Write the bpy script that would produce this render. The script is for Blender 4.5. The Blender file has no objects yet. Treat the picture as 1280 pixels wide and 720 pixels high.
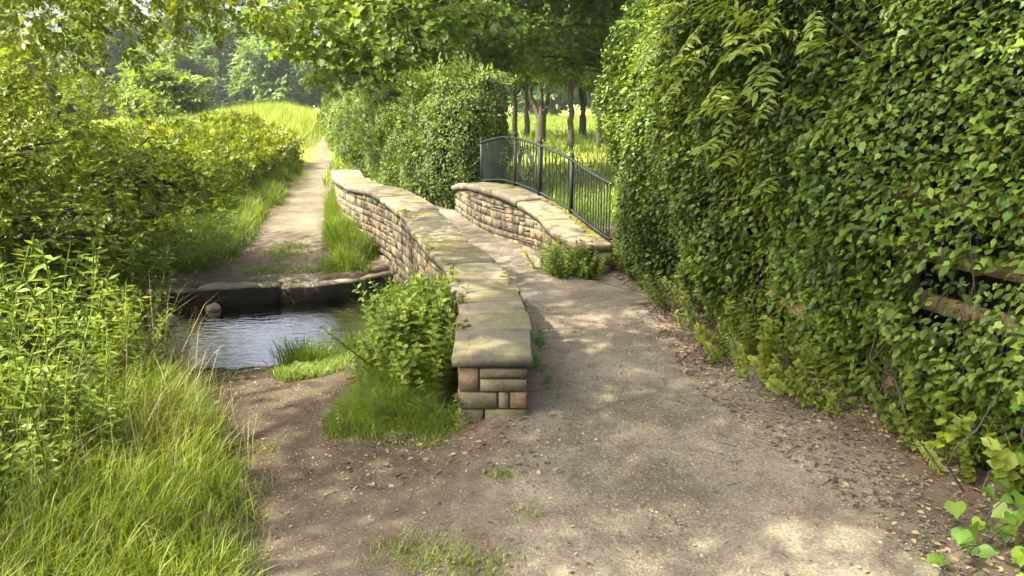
import bpy, math
import numpy as np
from mathutils import Vector

# ------------------------------------------------------------------ camera, light, exposure
S = bpy.context.scene
COL = S.collection
R = math.radians

cam_d = bpy.data.cameras.new('camera')
cam_d.sensor_width = 36.0
cam_d.lens = 36.0 * 930.0 / 1280.0
cam_d.clip_start = 0.05
cam_d.clip_end = 3000.0
cam = bpy.data.objects.new('camera', cam_d)
cam.location = (0.0, 0.0, 2.0)
cam.rotation_euler = (R(90 - 13.9), 0, 0)
COL.objects.link(cam)
S.camera = cam

SUN_EL, SUN_AZ = 50.0, -113.0          # azimuth measured from +Y towards +X
W = bpy.data.worlds.new('World'); S.world = W; W.use_nodes = True
wn = W.node_tree.nodes; wl = W.node_tree.links
for n in list(wn): wn.remove(n)
sky = wn.new('ShaderNodeTexSky'); sky.sky_type = 'NISHITA'; sky.sun_disc = False
sky.sun_elevation = R(SUN_EL); sky.sun_rotation = R(SUN_AZ)
sky.air_density = 0.55; sky.dust_density = 8.0; sky.ozone_density = 0.3
bg = wn.new('ShaderNodeBackground'); bg.inputs['Strength'].default_value = 0.15
wo = wn.new('ShaderNodeOutputWorld')
wl.new(sky.outputs[0], bg.inputs[0]); wl.new(bg.outputs[0], wo.inputs[0])

sun_d = bpy.data.lights.new('sun', 'SUN'); sun_d.energy = 3.8; sun_d.angle = R(0.55)
sun_d.color = (1.0, 0.91, 0.74)
sun = bpy.data.objects.new('sun', sun_d); COL.objects.link(sun)
to_sun = Vector((math.sin(R(SUN_AZ)) * math.cos(R(SUN_EL)), math.cos(R(SUN_AZ)) * math.cos(R(SUN_EL)), math.sin(R(SUN_EL))))
sun.rotation_euler = to_sun.to_track_quat('Z', 'Y').to_euler()
sun.location = (-20, 10, 30)

S.view_settings.view_transform = 'Standard'
S.view_settings.look = 'None'
S.view_settings.exposure = 2.27
S.view_settings.gamma = 1.0
S.render.engine = 'CYCLES'
S.cycles.max_bounces = 7
S.cycles.diffuse_bounces = 4
S.cycles.glossy_bounces = 2
S.cycles.transmission_bounces = 5
S.cycles.sample_clamp_indirect = 6.0
S.cycles.caustics_reflective = False
S.cycles.caustics_refractive = False
try:
    S.cycles.use_denoising = True
    S.cycles.denoiser = 'OPENIMAGEDENOISE'
    S.cycles.denoising_input_passes = 'RGB_ALBEDO_NORMAL'
except Exception:
    pass

# ------------------------------------------------------------------ numpy helpers
rng = np.random.default_rng(11)


def nrm(v):
    return v / np.maximum(np.linalg.norm(v, axis=-1, keepdims=True), 1e-9)


def _hash(ix, iy, iz, seed):
    h = (ix * 374761393 + iy * 668265263 + iz * 2147483647 + seed * 1274126177) & 0xFFFFFFFF
    h = ((h ^ (h >> 13)) * 1274126177) & 0xFFFFFFFF
    h = h ^ (h >> 16)
    return (h & 0xFFFF) / 65535.0


def vnoise(P, scale=1.0, seed=0):
    """value noise, 0..1"""
    P = np.asarray(P, float) * scale
    I = np.floor(P).astype(np.int64); F = P - I; F = F * F * (3 - 2 * F)
    out = 0
    for dx in (0, 1):
        wx = F[..., 0] if dx else 1 - F[..., 0]
        for dy in (0, 1):
            wy = F[..., 1] if dy else 1 - F[..., 1]
            for dz in (0, 1):
                wz = F[..., 2] if dz else 1 - F[..., 2]
                out = out + wx * wy * wz * _hash(I[..., 0] + dx, I[..., 1] + dy, I[..., 2] + dz, seed)
    return out


def fbm(P, scale=1.0, seed=0, o=3):
    a, t, s = 0.0, 0.0, 1.0
    for k in range(o):
        a = a + s * vnoise(P, scale * 2 ** k, seed + k); t += s; s *= 0.5
    return a / t


def xyz(x, y, z=0.0):
    return np.stack(np.broadcast_arrays(np.asarray(x, float), np.asarray(y, float), np.asarray(z, float)), -1)


def sstep(a, b, x):
    t = np.clip((np.asarray(x, float) - a) / (b - a), 0, 1)
    return t * t * (3 - 2 * t)


class MB:
    """collects geometry and links it as one mesh object"""

    def __init__(self):
        self.v, self.li, self.lt, self.r, self.n = [], [], [], [], 0

    def add(self, verts, faces, rnd=None):
        verts = np.asarray(verts, float)
        self.v.append(verts)
        for f in faces:
            self.li.append(np.asarray(f, np.int64) + self.n)
        self.lt.append(np.array([len(f) for f in faces], np.int64))
        rr = np.full(len(faces), rng.random() if rnd is None else 0.0)
        if rnd is not None: rr[:] = rnd
        self.r.append(rr)
        self.n += len(verts)

    def inst(self, T, P, Y, N, Sc, rnd=None):
        """T = (verts, faces); copies at P with length axis Y, face normal N, size Sc"""
        tv, tf = T
        n = len(P)
        if n == 0: return
        Y = nrm(Y); Z = nrm(N - (N * Y).sum(-1, keepdims=True) * Y); X = np.cross(Y, Z)
        Sc = np.broadcast_to(np.asarray(Sc, float), (n,))
        M = np.stack([X, Y, Z], 1)
        v = np.einsum('kj,njl->nkl', tv, M) * Sc[:, None, None] + P[:, None, :]
        k = len(tv)
        idx = np.concatenate([np.asarray(f, np.int64) for f in tf])
        tot = np.array([len(f) for f in tf], np.int64)
        off = (np.arange(n) * k)[:, None]
        self.v.append(v.reshape(-1, 3))
        self.li.append((idx[None, :] + off).reshape(-1) + self.n)
        self.lt.append(np.tile(tot, n))
        rnd = rng.random(n) if rnd is None else rnd
        self.r.append(np.repeat(rnd, len(tf)))
        self.n += n * k

    def tube(self, pts, rad, sides=6, rnd=None, cap=False):
        pts = np.asarray(pts, float); m = len(pts)
        rad = np.broadcast_to(np.asarray(rad, float), (m,))
        t = nrm(np.gradient(pts, axis=0))
        ref = np.where(np.abs(t[:, 2:3]) > 0.9, np.array([[1., 0, 0]]), np.array([[0., 0, 1]]))
        a = nrm(np.cross(t, ref)); b = np.cross(t, a)
        ang = np.arange(sides) * 2 * np.pi / sides
        ring = pts[:, None] + rad[:, None, None] * (np.cos(ang)[None, :, None] * a[:, None] + np.sin(ang)[None, :, None] * b[:, None])
        i = np.arange(m - 1)[:, None] * sides; j = np.arange(sides)[None]; j2 = (j + 1) % sides
        q = np.stack([i + j, i + j2, i + sides + j2, i + sides + j], -1).reshape(-1, 4)
        v = ring.reshape(-1, 3)
        self.v.append(v); self.li.append(q.reshape(-1) + self.n); self.lt.append(np.full(len(q), 4))
        rv = rng.random() if rnd is None else rnd
        self.r.append(np.full(len(q), rv)); self.n += len(v)
        if cap:
            for ringi in (0, m - 1):
                f = np.arange(sides) + ringi * sides + self.n - len(v)
                self.li.append(f); self.lt.append(np.array([sides])); self.r.append(np.array([rv]))

    def blades(self, P, H, D, Wd, bend, rnd):
        """grass blades: base P, height H, lean direction D (unit xy), width Wd, bend 0..1"""
        n = len(P)
        side = np.stack([-D[:, 1], D[:, 0], np.zeros(n)], -1)
        tw = rng.normal(0, 0.6, (n, 1)); side = nrm(side + D3(D) * tw)
        hs = [0, 0.38, 0.75, 1.0]; ws = [0.8, 1.0, 0.6, 0]
        vs = []
        for h, w in zip(hs, ws):
            c = P + np.stack([D[:, 0] * H * bend * h ** 2, D[:, 1] * H * bend * h ** 2, H * (h - 0.35 * bend * h ** 2.5)], -1)
            if w == 0: vs.append(c)
            else:
                vs.append(c - side * (Wd * w / 2)[:, None]); vs.append(c + side * (Wd * w / 2)[:, None])
        v = np.stack(vs, 1)
        off = (np.arange(n) * 7)[:, None]
        idx = np.array([0, 1, 3, 2, 2, 3, 5, 4, 4, 5, 6])
        self.v.append(v.reshape(-1, 3)); self.li.append((idx[None] + off).reshape(-1) + self.n)
        self.lt.append(np.tile(np.array([4, 4, 3]), n)); self.r.append(np.repeat(rnd, 3)); self.n += 7 * n

    def box(self, c, size, rz=0.0, rnd=None, ch=0.0):
        sx, sy, sz = np.asarray(size) / 2
        v = []
        for z in (-1, 1):
            for x, y in ((-1, -1), (1, -1), (1, 1), (-1, 1)):
                v.append((x * sx, y * sy, z * sz))
        v = np.array(v); ca, sa = math.cos(rz), math.sin(rz)
        v = np.stack([v[:, 0] * ca - v[:, 1] * sa, v[:, 0] * sa + v[:, 1] * ca, v[:, 2]], -1) + np.asarray(c)
        self.add(v, [(0, 3, 2, 1), (4, 5, 6, 7), (0, 1, 5, 4), (1, 2, 6, 5), (2, 3, 7, 6), (3, 0, 4, 7)], rnd)

    def mesh(self, name, mat, org=(0, 0, 0), smooth=False):
        v = np.concatenate(self.v) - np.asarray(org); li = np.concatenate(self.li).astype(np.int32); lt = np.concatenate(self.lt).astype(np.int32)
        r = np.concatenate(self.r).astype(np.float32)
        me = bpy.data.meshes.new(name)
        me.vertices.add(len(v)); me.vertices.foreach_set('co', v.astype(np.float32).ravel())
        me.loops.add(len(li)); me.loops.foreach_set('vertex_index', li)
        me.polygons.add(len(lt))
        ls = np.concatenate([[0], np.cumsum(lt)[:-1]]).astype(np.int32)
        me.polygons.foreach_set('loop_start', ls); me.polygons.foreach_set('loop_total', lt)
        at = me.attributes.new('rnd', 'FLOAT', 'FACE'); at.data.foreach_set('value', r)
        if smooth: me.polygons.foreach_set('use_smooth', np.ones(len(lt), bool))
        me.materials.append(mat); me.update(calc_edges=True)
        return me

    def build(self, name, mat, parent=None, org=None, smooth=False):
        """with a parent the mesh is stored relative to the parent's place; else org is the object's place"""
        if parent is not None:
            o_ = Vector((0, 0, 0)); p = parent
            while p is not None: o_ += p.location; p = p.parent
            me = self.mesh(name, mat, tuple(o_), smooth); ob = bpy.data.objects.new(name, me); ob.parent = parent
        else:
            org = (0, 0, 0) if org is None else org
            me = self.mesh(name, mat, org, smooth); ob = bpy.data.objects.new(name, me); ob.location = org
        COL.objects.link(ob)
        return ob


def D3(D):
    return np.concatenate([D, np.zeros((len(D), 1))], 1)


def tag(o, label=None, cat=None, group=None, kind=None):
    if label: o['label'] = label
    if cat: o['category'] = cat
    if group: o['group'] = group
    if kind: o['kind'] = kind
    return o


def thing(name, loc, label, cat, group=None):
    o = bpy.data.objects.new(name, None); o.location = loc; o.empty_display_size = 0.2
    COL.objects.link(o)
    return tag(o, label, cat, group)


# ------------------------------------------------------------------ materials
def new_mat(name):
    m = bpy.data.materials.new(name); m.use_nodes = True
    nt = m.node_tree
    for n in list(nt.nodes): nt.nodes.remove(n)
    out = nt.nodes.new('ShaderNodeOutputMaterial')
    return m, nt, out


def nd(nt, t, **kw):
    n = nt.nodes.new(t)
    for k, v in kw.items():
        if hasattr(n, k) and not k[0].isupper(): setattr(n, k, v)
        else: n.inputs[k.replace('_', ' ')].default_value = v
    return n


def ramp(nt, fac, stops):
    r = nt.nodes.new('ShaderNodeValToRGB')
    el = r.color_ramp.elements
    while len(el) < len(stops): el.new(0.5)
    for e, (p, c) in zip(el, stops): e.position = p; e.color = (*c, 1)
    nt.links.new(fac, r.inputs[0])
    return r.outputs[0]


def noise(nt, scale, detail=4, rough=0.6, vec=None):
    n = nd(nt, 'ShaderNodeTexNoise', Scale=scale, Detail=detail, Roughness=rough)
    if vec is None:
        g = nt.nodes.new('ShaderNodeNewGeometry'); vec = g.outputs['Position']
    nt.links.new(vec, n.inputs['Vector'])
    return n.outputs['Fac']


def mixc(nt, fac, a, b, mode='MIX'):
    m = nt.nodes.new('ShaderNodeMix'); m.data_type = 'RGBA'; m.blend_type = mode
    for s, v in ((0, fac), (6, a), (7, b)):
        if isinstance(v, (int, float)): m.inputs[s].default_value = v
        elif isinstance(v, tuple): m.inputs[s].default_value = (*v, 1)
        else: nt.links.new(v, m.inputs[s])
    return m.outputs[2]


def attr(nt, name='rnd'):
    a = nt.nodes.new('ShaderNodeAttribute'); a.attribute_name = name
    return a.outputs['Fac']


def leaf_mat(name, stops, trans=0.42, rough=0.42, tint=(1.25, 1.15, 0.55), spec=0.4):
    m, nt, out = new_mat(name)
    c = ramp(nt, attr(nt), stops)
    b = nd(nt, 'ShaderNodeBsdfPrincipled', Roughness=rough); b.inputs['Specular IOR Level'].default_value = spec
    nt.links.new(c, b.inputs['Base Color'])
    t = nt.nodes.new('ShaderNodeBsdfTranslucent')
    tc = mixc(nt, 1.0, c, tint, 'MULTIPLY')
    nt.links.new(tc, t.inputs['Color'])
    mx = nt.nodes.new('ShaderNodeMixShader'); mx.inputs[0].default_value = trans
    nt.links.new(b.outputs[0], mx.inputs[1]); nt.links.new(t.outputs[0], mx.inputs[2]); nt.links.new(mx.outputs[0], out.inputs[0])
    return m


def solid_mat(name, stops, scale, rough=0.85, bump=0.3, bscale=None, dist=0.01, spec=0.3, vec=None, second=None):
    m, nt, out = new_mat(name)
    f = noise(nt, scale, 5, 0.65)
    c = ramp(nt, f, stops)
    if second:
        c = mixc(nt, ramp(nt, noise(nt, second[0], 4, 0.6), [(second[1], (0, 0, 0)), (second[2], (1, 1, 1))]), c, second[3])
    b = nd(nt, 'ShaderNodeBsdfPrincipled', Roughness=rough); b.inputs['Specular IOR Level'].default_value = spec
    nt.links.new(c, b.inputs['Base Color'])
    bp = nd(nt, 'ShaderNodeBump', Strength=bump, Distance=dist)
    nt.links.new(noise(nt, bscale or scale * 4, 5, 0.7), bp.inputs['Height']); nt.links.new(bp.outputs[0], b.inputs['Normal'])
    nt.links.new(b.outputs[0], out.inputs[0])
    return m


G = lambda r, g, b: (r, g, b)
M = {}
M['ivy'] = leaf_mat('ivy_leaf', [(0, G(.021, .042, .007)), (.4, G(.046, .084, .011)), (.75, G(.102, .160, .017)), (.95, G(.16, .225, .025)), (1, G(.22, .19, .03))], .30, .45, spec=.28)
M['young'] = leaf_mat('young_leaf', [(0, G(.06, .15, .02)), (.6, G(.125, .22, .022)), (.97, G(.18, .27, .028)), (1, G(.25, .26, .03))], .42, .45)
M['hedge'] = leaf_mat('hedge_leaf', [(0, G(.040, .072, .010)), (.5, G(.078, .128, .015)), (1, G(.13, .19, .022))], .40, .58)
M['tree'] = leaf_mat('sycamore_leaf', [(0, G(.055, .098, .013)), (.5, G(.095, .160, .018)), (1, G(.15, .225, .024))], .57, .45)
M['bush'] = leaf_mat('bush_leaf', [(0, G(.08, .115, .013)), (.5, G(.15, .20, .020)), (.9, G(.21, .27, .028)), (1, G(.25, .26, .05))], .48, .42)
M['bright'] = leaf_mat('bright_leaf', [(0, G(.11, .18, .02)), (.6, G(.17, .25, .025)), (1, G(.24, .30, .035))], .42, .5)
M['far'] = leaf_mat('distant_leaf', [(0, G(.06, .12, .022)), (.5, G(.10, .18, .03)), (1, G(.16, .24, .04))], .42, .55)
M['grass'] = leaf_mat('grass_blade', [(0, G(.095, .16, .013)), (.55, G(.19, .265, .020)), (.88, G(.25, .315, .032)), (1, G(.33, .30, .12))], .45, .5)
M['verge'] = leaf_mat('verge_blade', [(0, G(.075, .14, .014)), (.55, G(.145, .215, .020)), (.9, G(.21, .27, .030)), (1, G(.30, .29, .10))], .45, .5)
M['meadow'] = leaf_mat('meadow_blade', [(0, G(.12, .21, .02)), (.6, G(.215, .29, .03)), (1, G(.36, .36, .10))], .42, .6)
M['straw'] = leaf_mat('straw', [(0, G(.22, .17, .07)), (.6, G(.32, .26, .12)), (1, G(.2, .22, .05))], .3, .6, tint=(1, 1, .9))
M['litter'] = leaf_mat('dry_leaf', [(0, G(.06, .043, .027)), (.4, G(.13, .092, .055)), (.75, G(.22, .175, .11)), (1, G(.25, .22, .09))], .12, .7, tint=(1, 1, 1))
M['flower'] = leaf_mat('pink_petal', [(0, G(.45, .05, .12)), (1, G(.6, .12, .2))], .3, .5, tint=(1, 1, 1))
M['bark'] = solid_mat('bark', [(.3, G(.035, .028, .018)), (.55, G(.062, .056, .038)), (.8, G(.105, .098, .068))], 14, .9, .6, 40, .02)
M['greenbark'] = solid_mat('pale_bark', [(.3, G(.07, .065, .04)), (.6, G(.17, .16, .10)), (.8, G(.28, .27, .19))], 9, .85, .5, 40, .01)
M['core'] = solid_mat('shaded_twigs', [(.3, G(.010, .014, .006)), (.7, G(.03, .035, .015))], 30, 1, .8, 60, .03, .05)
M['fencewood'] = solid_mat('weathered_wood', [(.3, G(.14, .10, .05)), (.6, G(.27, .205, .11)), (.8, G(.36, .28, .16))], 12, .8, .4, 50, .006)
M['iron'] = solid_mat('painted_iron', [(.3, G(.007, .013, .010)), (.7, G(.016, .025, .020))], 20, .6, .1, 80, .002, .3)
M['iron_top'] = M['iron']
M['mortar'] = solid_mat('mortar', [(.3, G(.03, .027, .019)), (.7, G(.075, .066, .048))], 25, .95, .5, 90, .006)


def stone_mat(name, stops, mossy=0.0, sc=9.0, dark_sides=None):
    m, nt, out = new_mat(name)
    c = ramp(nt, attr(nt), stops)
    n1 = noise(nt, sc, 6, 0.7)
    c = mixc(nt, 0.75, c, ramp(nt, n1, [(.30, (.45, .43, .39)), (.46, (.92, .92, .92)), (.66, (1.28, 1.24, 1.15))]), 'MULTIPLY')
    n2 = noise(nt, sc * 7, 4, 0.7)
    c = mixc(nt, 0.6, c, ramp(nt, n2, [(.3, (.55, .55, .55)), (.7, (1.3, 1.3, 1.3))]), 'MULTIPLY')
    if mossy > 0:
        g = nt.nodes.new('ShaderNodeNewGeometry')
        sep = nt.nodes.new('ShaderNodeSeparateXYZ'); nt.links.new(g.outputs['Normal'], sep.inputs[0])
        mm = ramp(nt, noise(nt, 2.3, 7, 0.75), [(.60 - .12 * mossy, (0, 0, 0)), (.66, (1, 1, 1))])
        up = nt.nodes.new('ShaderNodeMath'); up.operation = 'MULTIPLY'; up.use_clamp = True
        nt.links.new(mm, up.inputs[0]); nt.links.new(sep.outputs['Z'], up.inputs[1])
        mc = ramp(nt, noise(nt, 30, 3, 0.6), [(.3, (.075, .08, .02)), (.55, (.155, .14, .035)), (.75, (.22, .185, .05))])
        c = mixc(nt, up.outputs[0], c, mc)
        c = mixc(nt, ramp(nt, noise(nt, 5.0, 6, 0.7), [(.5, (0, 0, 0)), (.75, (.5, .5, .5))]), c, (.10, .115, .05))
    if dark_sides:      # upright faces near-black, the top keeps the stone colour
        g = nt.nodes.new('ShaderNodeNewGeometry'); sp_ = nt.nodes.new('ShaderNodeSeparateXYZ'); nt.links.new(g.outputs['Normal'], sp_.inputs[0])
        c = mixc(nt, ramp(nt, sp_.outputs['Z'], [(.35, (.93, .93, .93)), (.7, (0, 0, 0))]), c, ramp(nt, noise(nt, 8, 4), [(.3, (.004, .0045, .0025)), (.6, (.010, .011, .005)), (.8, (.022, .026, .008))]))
    b = nd(nt, 'ShaderNodeBsdfPrincipled', Roughness=0.88); b.inputs['Specular IOR Level'].default_value = 0.25
    nt.links.new(c, b.inputs['Base Color'])
    bp = nd(nt, 'ShaderNodeBump', Strength=0.75, Distance=0.012)
    nt.links.new(noise(nt, sc * 4, 7, 0.75), bp.inputs['Height']); nt.links.new(bp.outputs[0], b.inputs['Normal'])
    nt.links.new(b.outputs[0], out.inputs[0])
    return m


STONE = [(0, G(.075, .070, .050)), (.3, G(.125, .114, .078)), (.55, G(.172, .152, .098)), (.8, G(.25, .195, .10)), (1, G(.145, .138, .108))]
M['stone'] = stone_mat('sandstone_block', STONE)
M['pierstone'] = stone_mat('pier_stone', [(0, G(.11, .10, .06)), (.5, G(.15, .13, .075)), (1, G(.165, .122, .07))])
M['coping'] = stone_mat('coping_stone', [(0, G(.11, .105, .075)), (.5, G(.165, .152, .108)), (1, G(.24, .212, .145))], 1.15, 6.0)
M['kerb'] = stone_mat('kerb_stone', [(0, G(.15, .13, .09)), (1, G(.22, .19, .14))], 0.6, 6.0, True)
M['pebble'] = stone_mat('pebble', [(0, G(.10, .085, .065)), (.5, G(.22, .19, .15)), (1, G(.34, .31, .26))], 0, 20)

# ground: path mask drives soil / trodden gravel
m, nt, out = new_mat('ground_soil')
pm = attr(nt, 'path'); wet = attr(nt, 'wet'); dry = attr(nt, 'dry')
n_big = noise(nt, 1.1, 6, 0.65); n_mid = noise(nt, 7, 6, 0.7); n_fine = noise(nt, 60, 5, 0.75)
trod = ramp(nt, n_big, [(.32, (.122, .108, .078)), (.5, (.176, .159, .117)), (.68, (.232, .212, .162))])
trod = mixc(nt, .7, trod, ramp(nt, n_mid, [(.3, (.66, .64, .60)), (.55, (1, 1, 1)), (.75, (1.22, 1.2, 1.16))]), 'MULTIPLY')
trod = mixc(nt, .8, trod, ramp(nt, n_fine, [(.3, (.42, .41, .39)), (.55, (1, 1, 1)), (.72, (1.75, 1.7, 1.62))]), 'MULTIPLY')
vor = nd(nt, 'ShaderNodeTexVoronoi', Scale=75.0)
g_ = nt.nodes.new('ShaderNodeNewGeometry'); nt.links.new(g_.outputs['Position'], vor.inputs['Vector'])
patch = ramp(nt, noise(nt, .55, 3, .55), [(.35, (.74, .73, .71)), (.62, (1.1, 1.1, 1.08))])
trod = mixc(nt, 1.0, trod, patch, 'MULTIPLY')
grit = ramp(nt, vor.outputs['Color'], [(.62, (1, 1, 1)), (.9, (1.55, 1.5, 1.42))])
trod = mixc(nt, .6, trod, grit, 'MULTIPLY')
soil = ramp(nt, n_mid, [(.3, (.056, .043, .027)), (.6, (.110, .087, .058)), (.8, (.17, .138, .095))])
grassy = ramp(nt, noise(nt, 0.5, 5, 0.6), [(.3, (.12, .17, .025)), (.55, (.22, .24, .045)), (.75, (.36, .32, .11))])
base = mixc(nt, dry, soil, grassy)
c = mixc(nt, pm, base, trod)
c = mixc(nt, wet, c, mixc(nt, 1.0, c, (.52, .46, .40), 'MULTIPLY'))  # darkens damp water's edge, ford soil and far path alike
b = nd(nt, 'ShaderNodeBsdfPrincipled', Roughness=0.95); b.inputs['Specular IOR Level'].default_value = 0.2
nt.links.new(c, b.inputs['Base Color'])
add = nt.nodes.new('ShaderNodeMath'); add.operation = 'MULTIPLY_ADD'; add.inputs[1].default_value = 0.5
nt.links.new(n_fine, add.inputs[0]); nt.links.new(n_mid, add.inputs[2])
bp = nd(nt, 'ShaderNodeBump', Strength=0.9, Distance=0.025)
nt.links.new(add.outputs[0], bp.inputs['Height']); nt.links.new(bp.outputs[0], b.inputs['Normal'])
nt.links.new(b.outputs[0], out.inputs[0])
M['ground'] = m

# water: clear shallow brown stream with ripples
m, nt, out = new_mat('stream_water')
gl = nt.nodes.new('ShaderNodeBsdfGlossy'); gl.inputs['Roughness'].default_value = 0.05; gl.inputs['Color'].default_value = (1, .94, .83, 1)
tr = nt.nodes.new('ShaderNodeBsdfTransparent'); tr.inputs['Color'].default_value = (.55, .45, .30, 1)
fr = nd(nt, 'ShaderNodeFresnel', IOR=1.7)
g_ = nt.nodes.new('ShaderNodeNewGeometry')
mp = nd(nt, 'ShaderNodeMapping'); mp.inputs['Scale'].default_value = (1.0, 2.4, 1.0); mp.inputs['Rotation'].default_value = (0, 0, R(-15))
nt.links.new(g_.outputs['Position'], mp.inputs['Vector'])
nn = noise(nt, 7.0, 3, 0.5, mp.outputs[0])
bp = nd(nt, 'ShaderNodeBump', Strength=0.5, Distance=0.012)
nt.links.new(nn, bp.inputs['Height'])
nt.links.new(bp.outputs[0], gl.inputs['Normal']); nt.links.new(bp.outputs[0], fr.inputs['Normal'])
mx = nt.nodes.new('ShaderNodeMixShader')
ml = nt.nodes.new('ShaderNodeMath'); ml.operation = 'MULTIPLY'; ml.use_clamp = True; ml.inputs[1].default_value = 1.8; nt.links.new(fr.outputs[0], ml.inputs[0])
nt.links.new(ml.outputs[0], mx.inputs[0]); nt.links.new(tr.outputs[0], mx.inputs[1]); nt.links.new(gl.outputs[0], mx.inputs[2])
nt.links.new(mx.outputs[0], out.inputs[0])
M['water'] = m


# ------------------------------------------------------------------ curves of the bridge
def smooth_curve(pts, n=400, sig=9):
    p = np.asarray(pts, float)
    d = np.concatenate([[0], np.cumsum(np.linalg.norm(np.diff(p[:, :2], axis=0), axis=1))])
    s = np.linspace(0, d[-1], n)
    q = np.stack([np.interp(s, d, p[:, k]) for k in range(p.shape[1])], -1)
    k = np.exp(-0.5 * (np.arange(-3 * sig, 3 * sig + 1) / sig) ** 2); k /= k.sum()
    pad = 3 * sig
    lo = 2 * q[:1] - q[1:pad + 1][::-1]; hi = 2 * q[-1:] - q[-pad - 1:-1][::-1]
    e = np.concatenate([lo, q, hi])
    return s, np.stack([np.convolve(e[:, j], k, 'valid') for j in range(q.shape[1])], -1)


class Curve:
    """plan curve of a wall edge with its top height; off() gives points beside it"""

    def __init__(self, pts, sig=9):
        self.s, self.p = smooth_curve(pts, 400, sig); self.L = self.s[-1]
        t = np.gradient(self.p[:, :2], axis=0); self.t = t / np.linalg.norm(t, axis=1, keepdims=True)

    def at(self, s, off=0.0):
        s = np.asarray(s, float)
        g = lambda a: np.interp(s, self.s, a)
        x, y, z = g(self.p[:, 0]), g(self.p[:, 1]), g(self.p[:, 2])
        tx, ty = g(self.t[:, 0]), g(self.t[:, 1])
        return np.stack([x + ty * off, y - tx * off, z], -1)     # +off = right of travel

    def s_of_y(self, y):
        return np.interp(y, self.p[:, 1], self.s)


# right (inner) top edge of the left parapet and left (inner) top edge of the right parapet
CL = Curve([(.125, 4.25, .52), (.125, 5.0, .575), (.07, 5.5, .60), (-.005, 5.9, .625), (-.075, 6.3, .64), (-.36, 7.1, .67), (-.55, 7.7, .705),
            (-.80, 8.6, .785), (-1.03, 9.2, .84), (-1.27, 9.7, .88), (-1.49, 10.2, .89), (-1.90, 10.9, .86), (-2.36, 12.0, .83), (-2.76, 13.6, .83)], 8)
CR = Curve([(.68, 7.9, .50), (.61, 8.1, .52), (.47, 8.55, .585), (.27, 9.1, .72), (-.02, 9.55, .83), (-.29, 10.0, .885), (-.56, 10.7, .885), (-.84, 11.75, .775), (-.98, 12.3, .70)], 10)
WID = 0.49


def deck_z(y):
    return np.interp(y, [2.2, 3.2, 4.3, 6.0, 8.0, 9.0, 10.0, 11.0, 12.2, 14.0, 15.0], [0.0, .05, .12, .13, .18, .215, .25, .25, .22, .20, .21])


# ------------------------------------------------------------------ terrain
def near_bank(x):
    return np.interp(x, [-12, -5, -2.8, -2.1, -1.5, -1.0, 0, 2, 6, 14], [5.6, 6.1, 6.33, 6.42, 6.75, 7.6, 8.35, 9.1, 10.2, 12.5])


def far_bank(x):
    return np.interp(x, [-12, -6, -4, -3.1, -2.3, -1.8, -1.0, 0, 2, 6, 14], [7.4, 7.85, 8.2, 8.42, 8.60, 8.9, 9.75, 10.1, 10.9, 12.0, 14.3])


def pline_dist(x, y, pts):
    best = np.full(np.shape(x), 1e9)
    for (ax, ay), (bx, by) in zip(pts[:-1], pts[1:]):
        dx, dy = bx - ax, by - ay
        t = np.clip(((x - ax) * dx + (y - ay) * dy) / (dx * dx + dy * dy), 0, 1)
        best = np.minimum(best, np.hypot(x - ax - t * dx, y - ay - t * dy))
    return best


FARPATH = [(-2.6, 8.3), (-2.85, 8.9), (-3.22, 10.55), (-3.9, 14.34), (-5.85, 23.5), (-8.9, 38), (-12.4, 53.6), (-17, 75)]
BRIDGEPATH = [(.95, -4), (.95, 2.0), (.9, 4.0), (.85, 6), (.5, 7.6), (.0, 8.7), (-.6, 9.8), (-1.2, 11), (-1.9, 12.5), (-3.0, 14.2), (-4.4, 17)]
FORDPATH = [(.3, 1.0), (-.6, 2.6), (-1.2, 3.8), (-1.75, 5.0), (-2.1, 6.3), (-2.2, 7.4)]
BRW = [(2.0, 1.35), (6, 1.0), (8, .62), (14, .62)]


def inner_edges(y):
    """x range of the bridge corridor at y"""
    l = np.interp(y, CL.p[:, 1], CL.p[:, 0]); r = np.interp(y, CR.p[:, 1], CR.p[:, 0])
    return l, r


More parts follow.
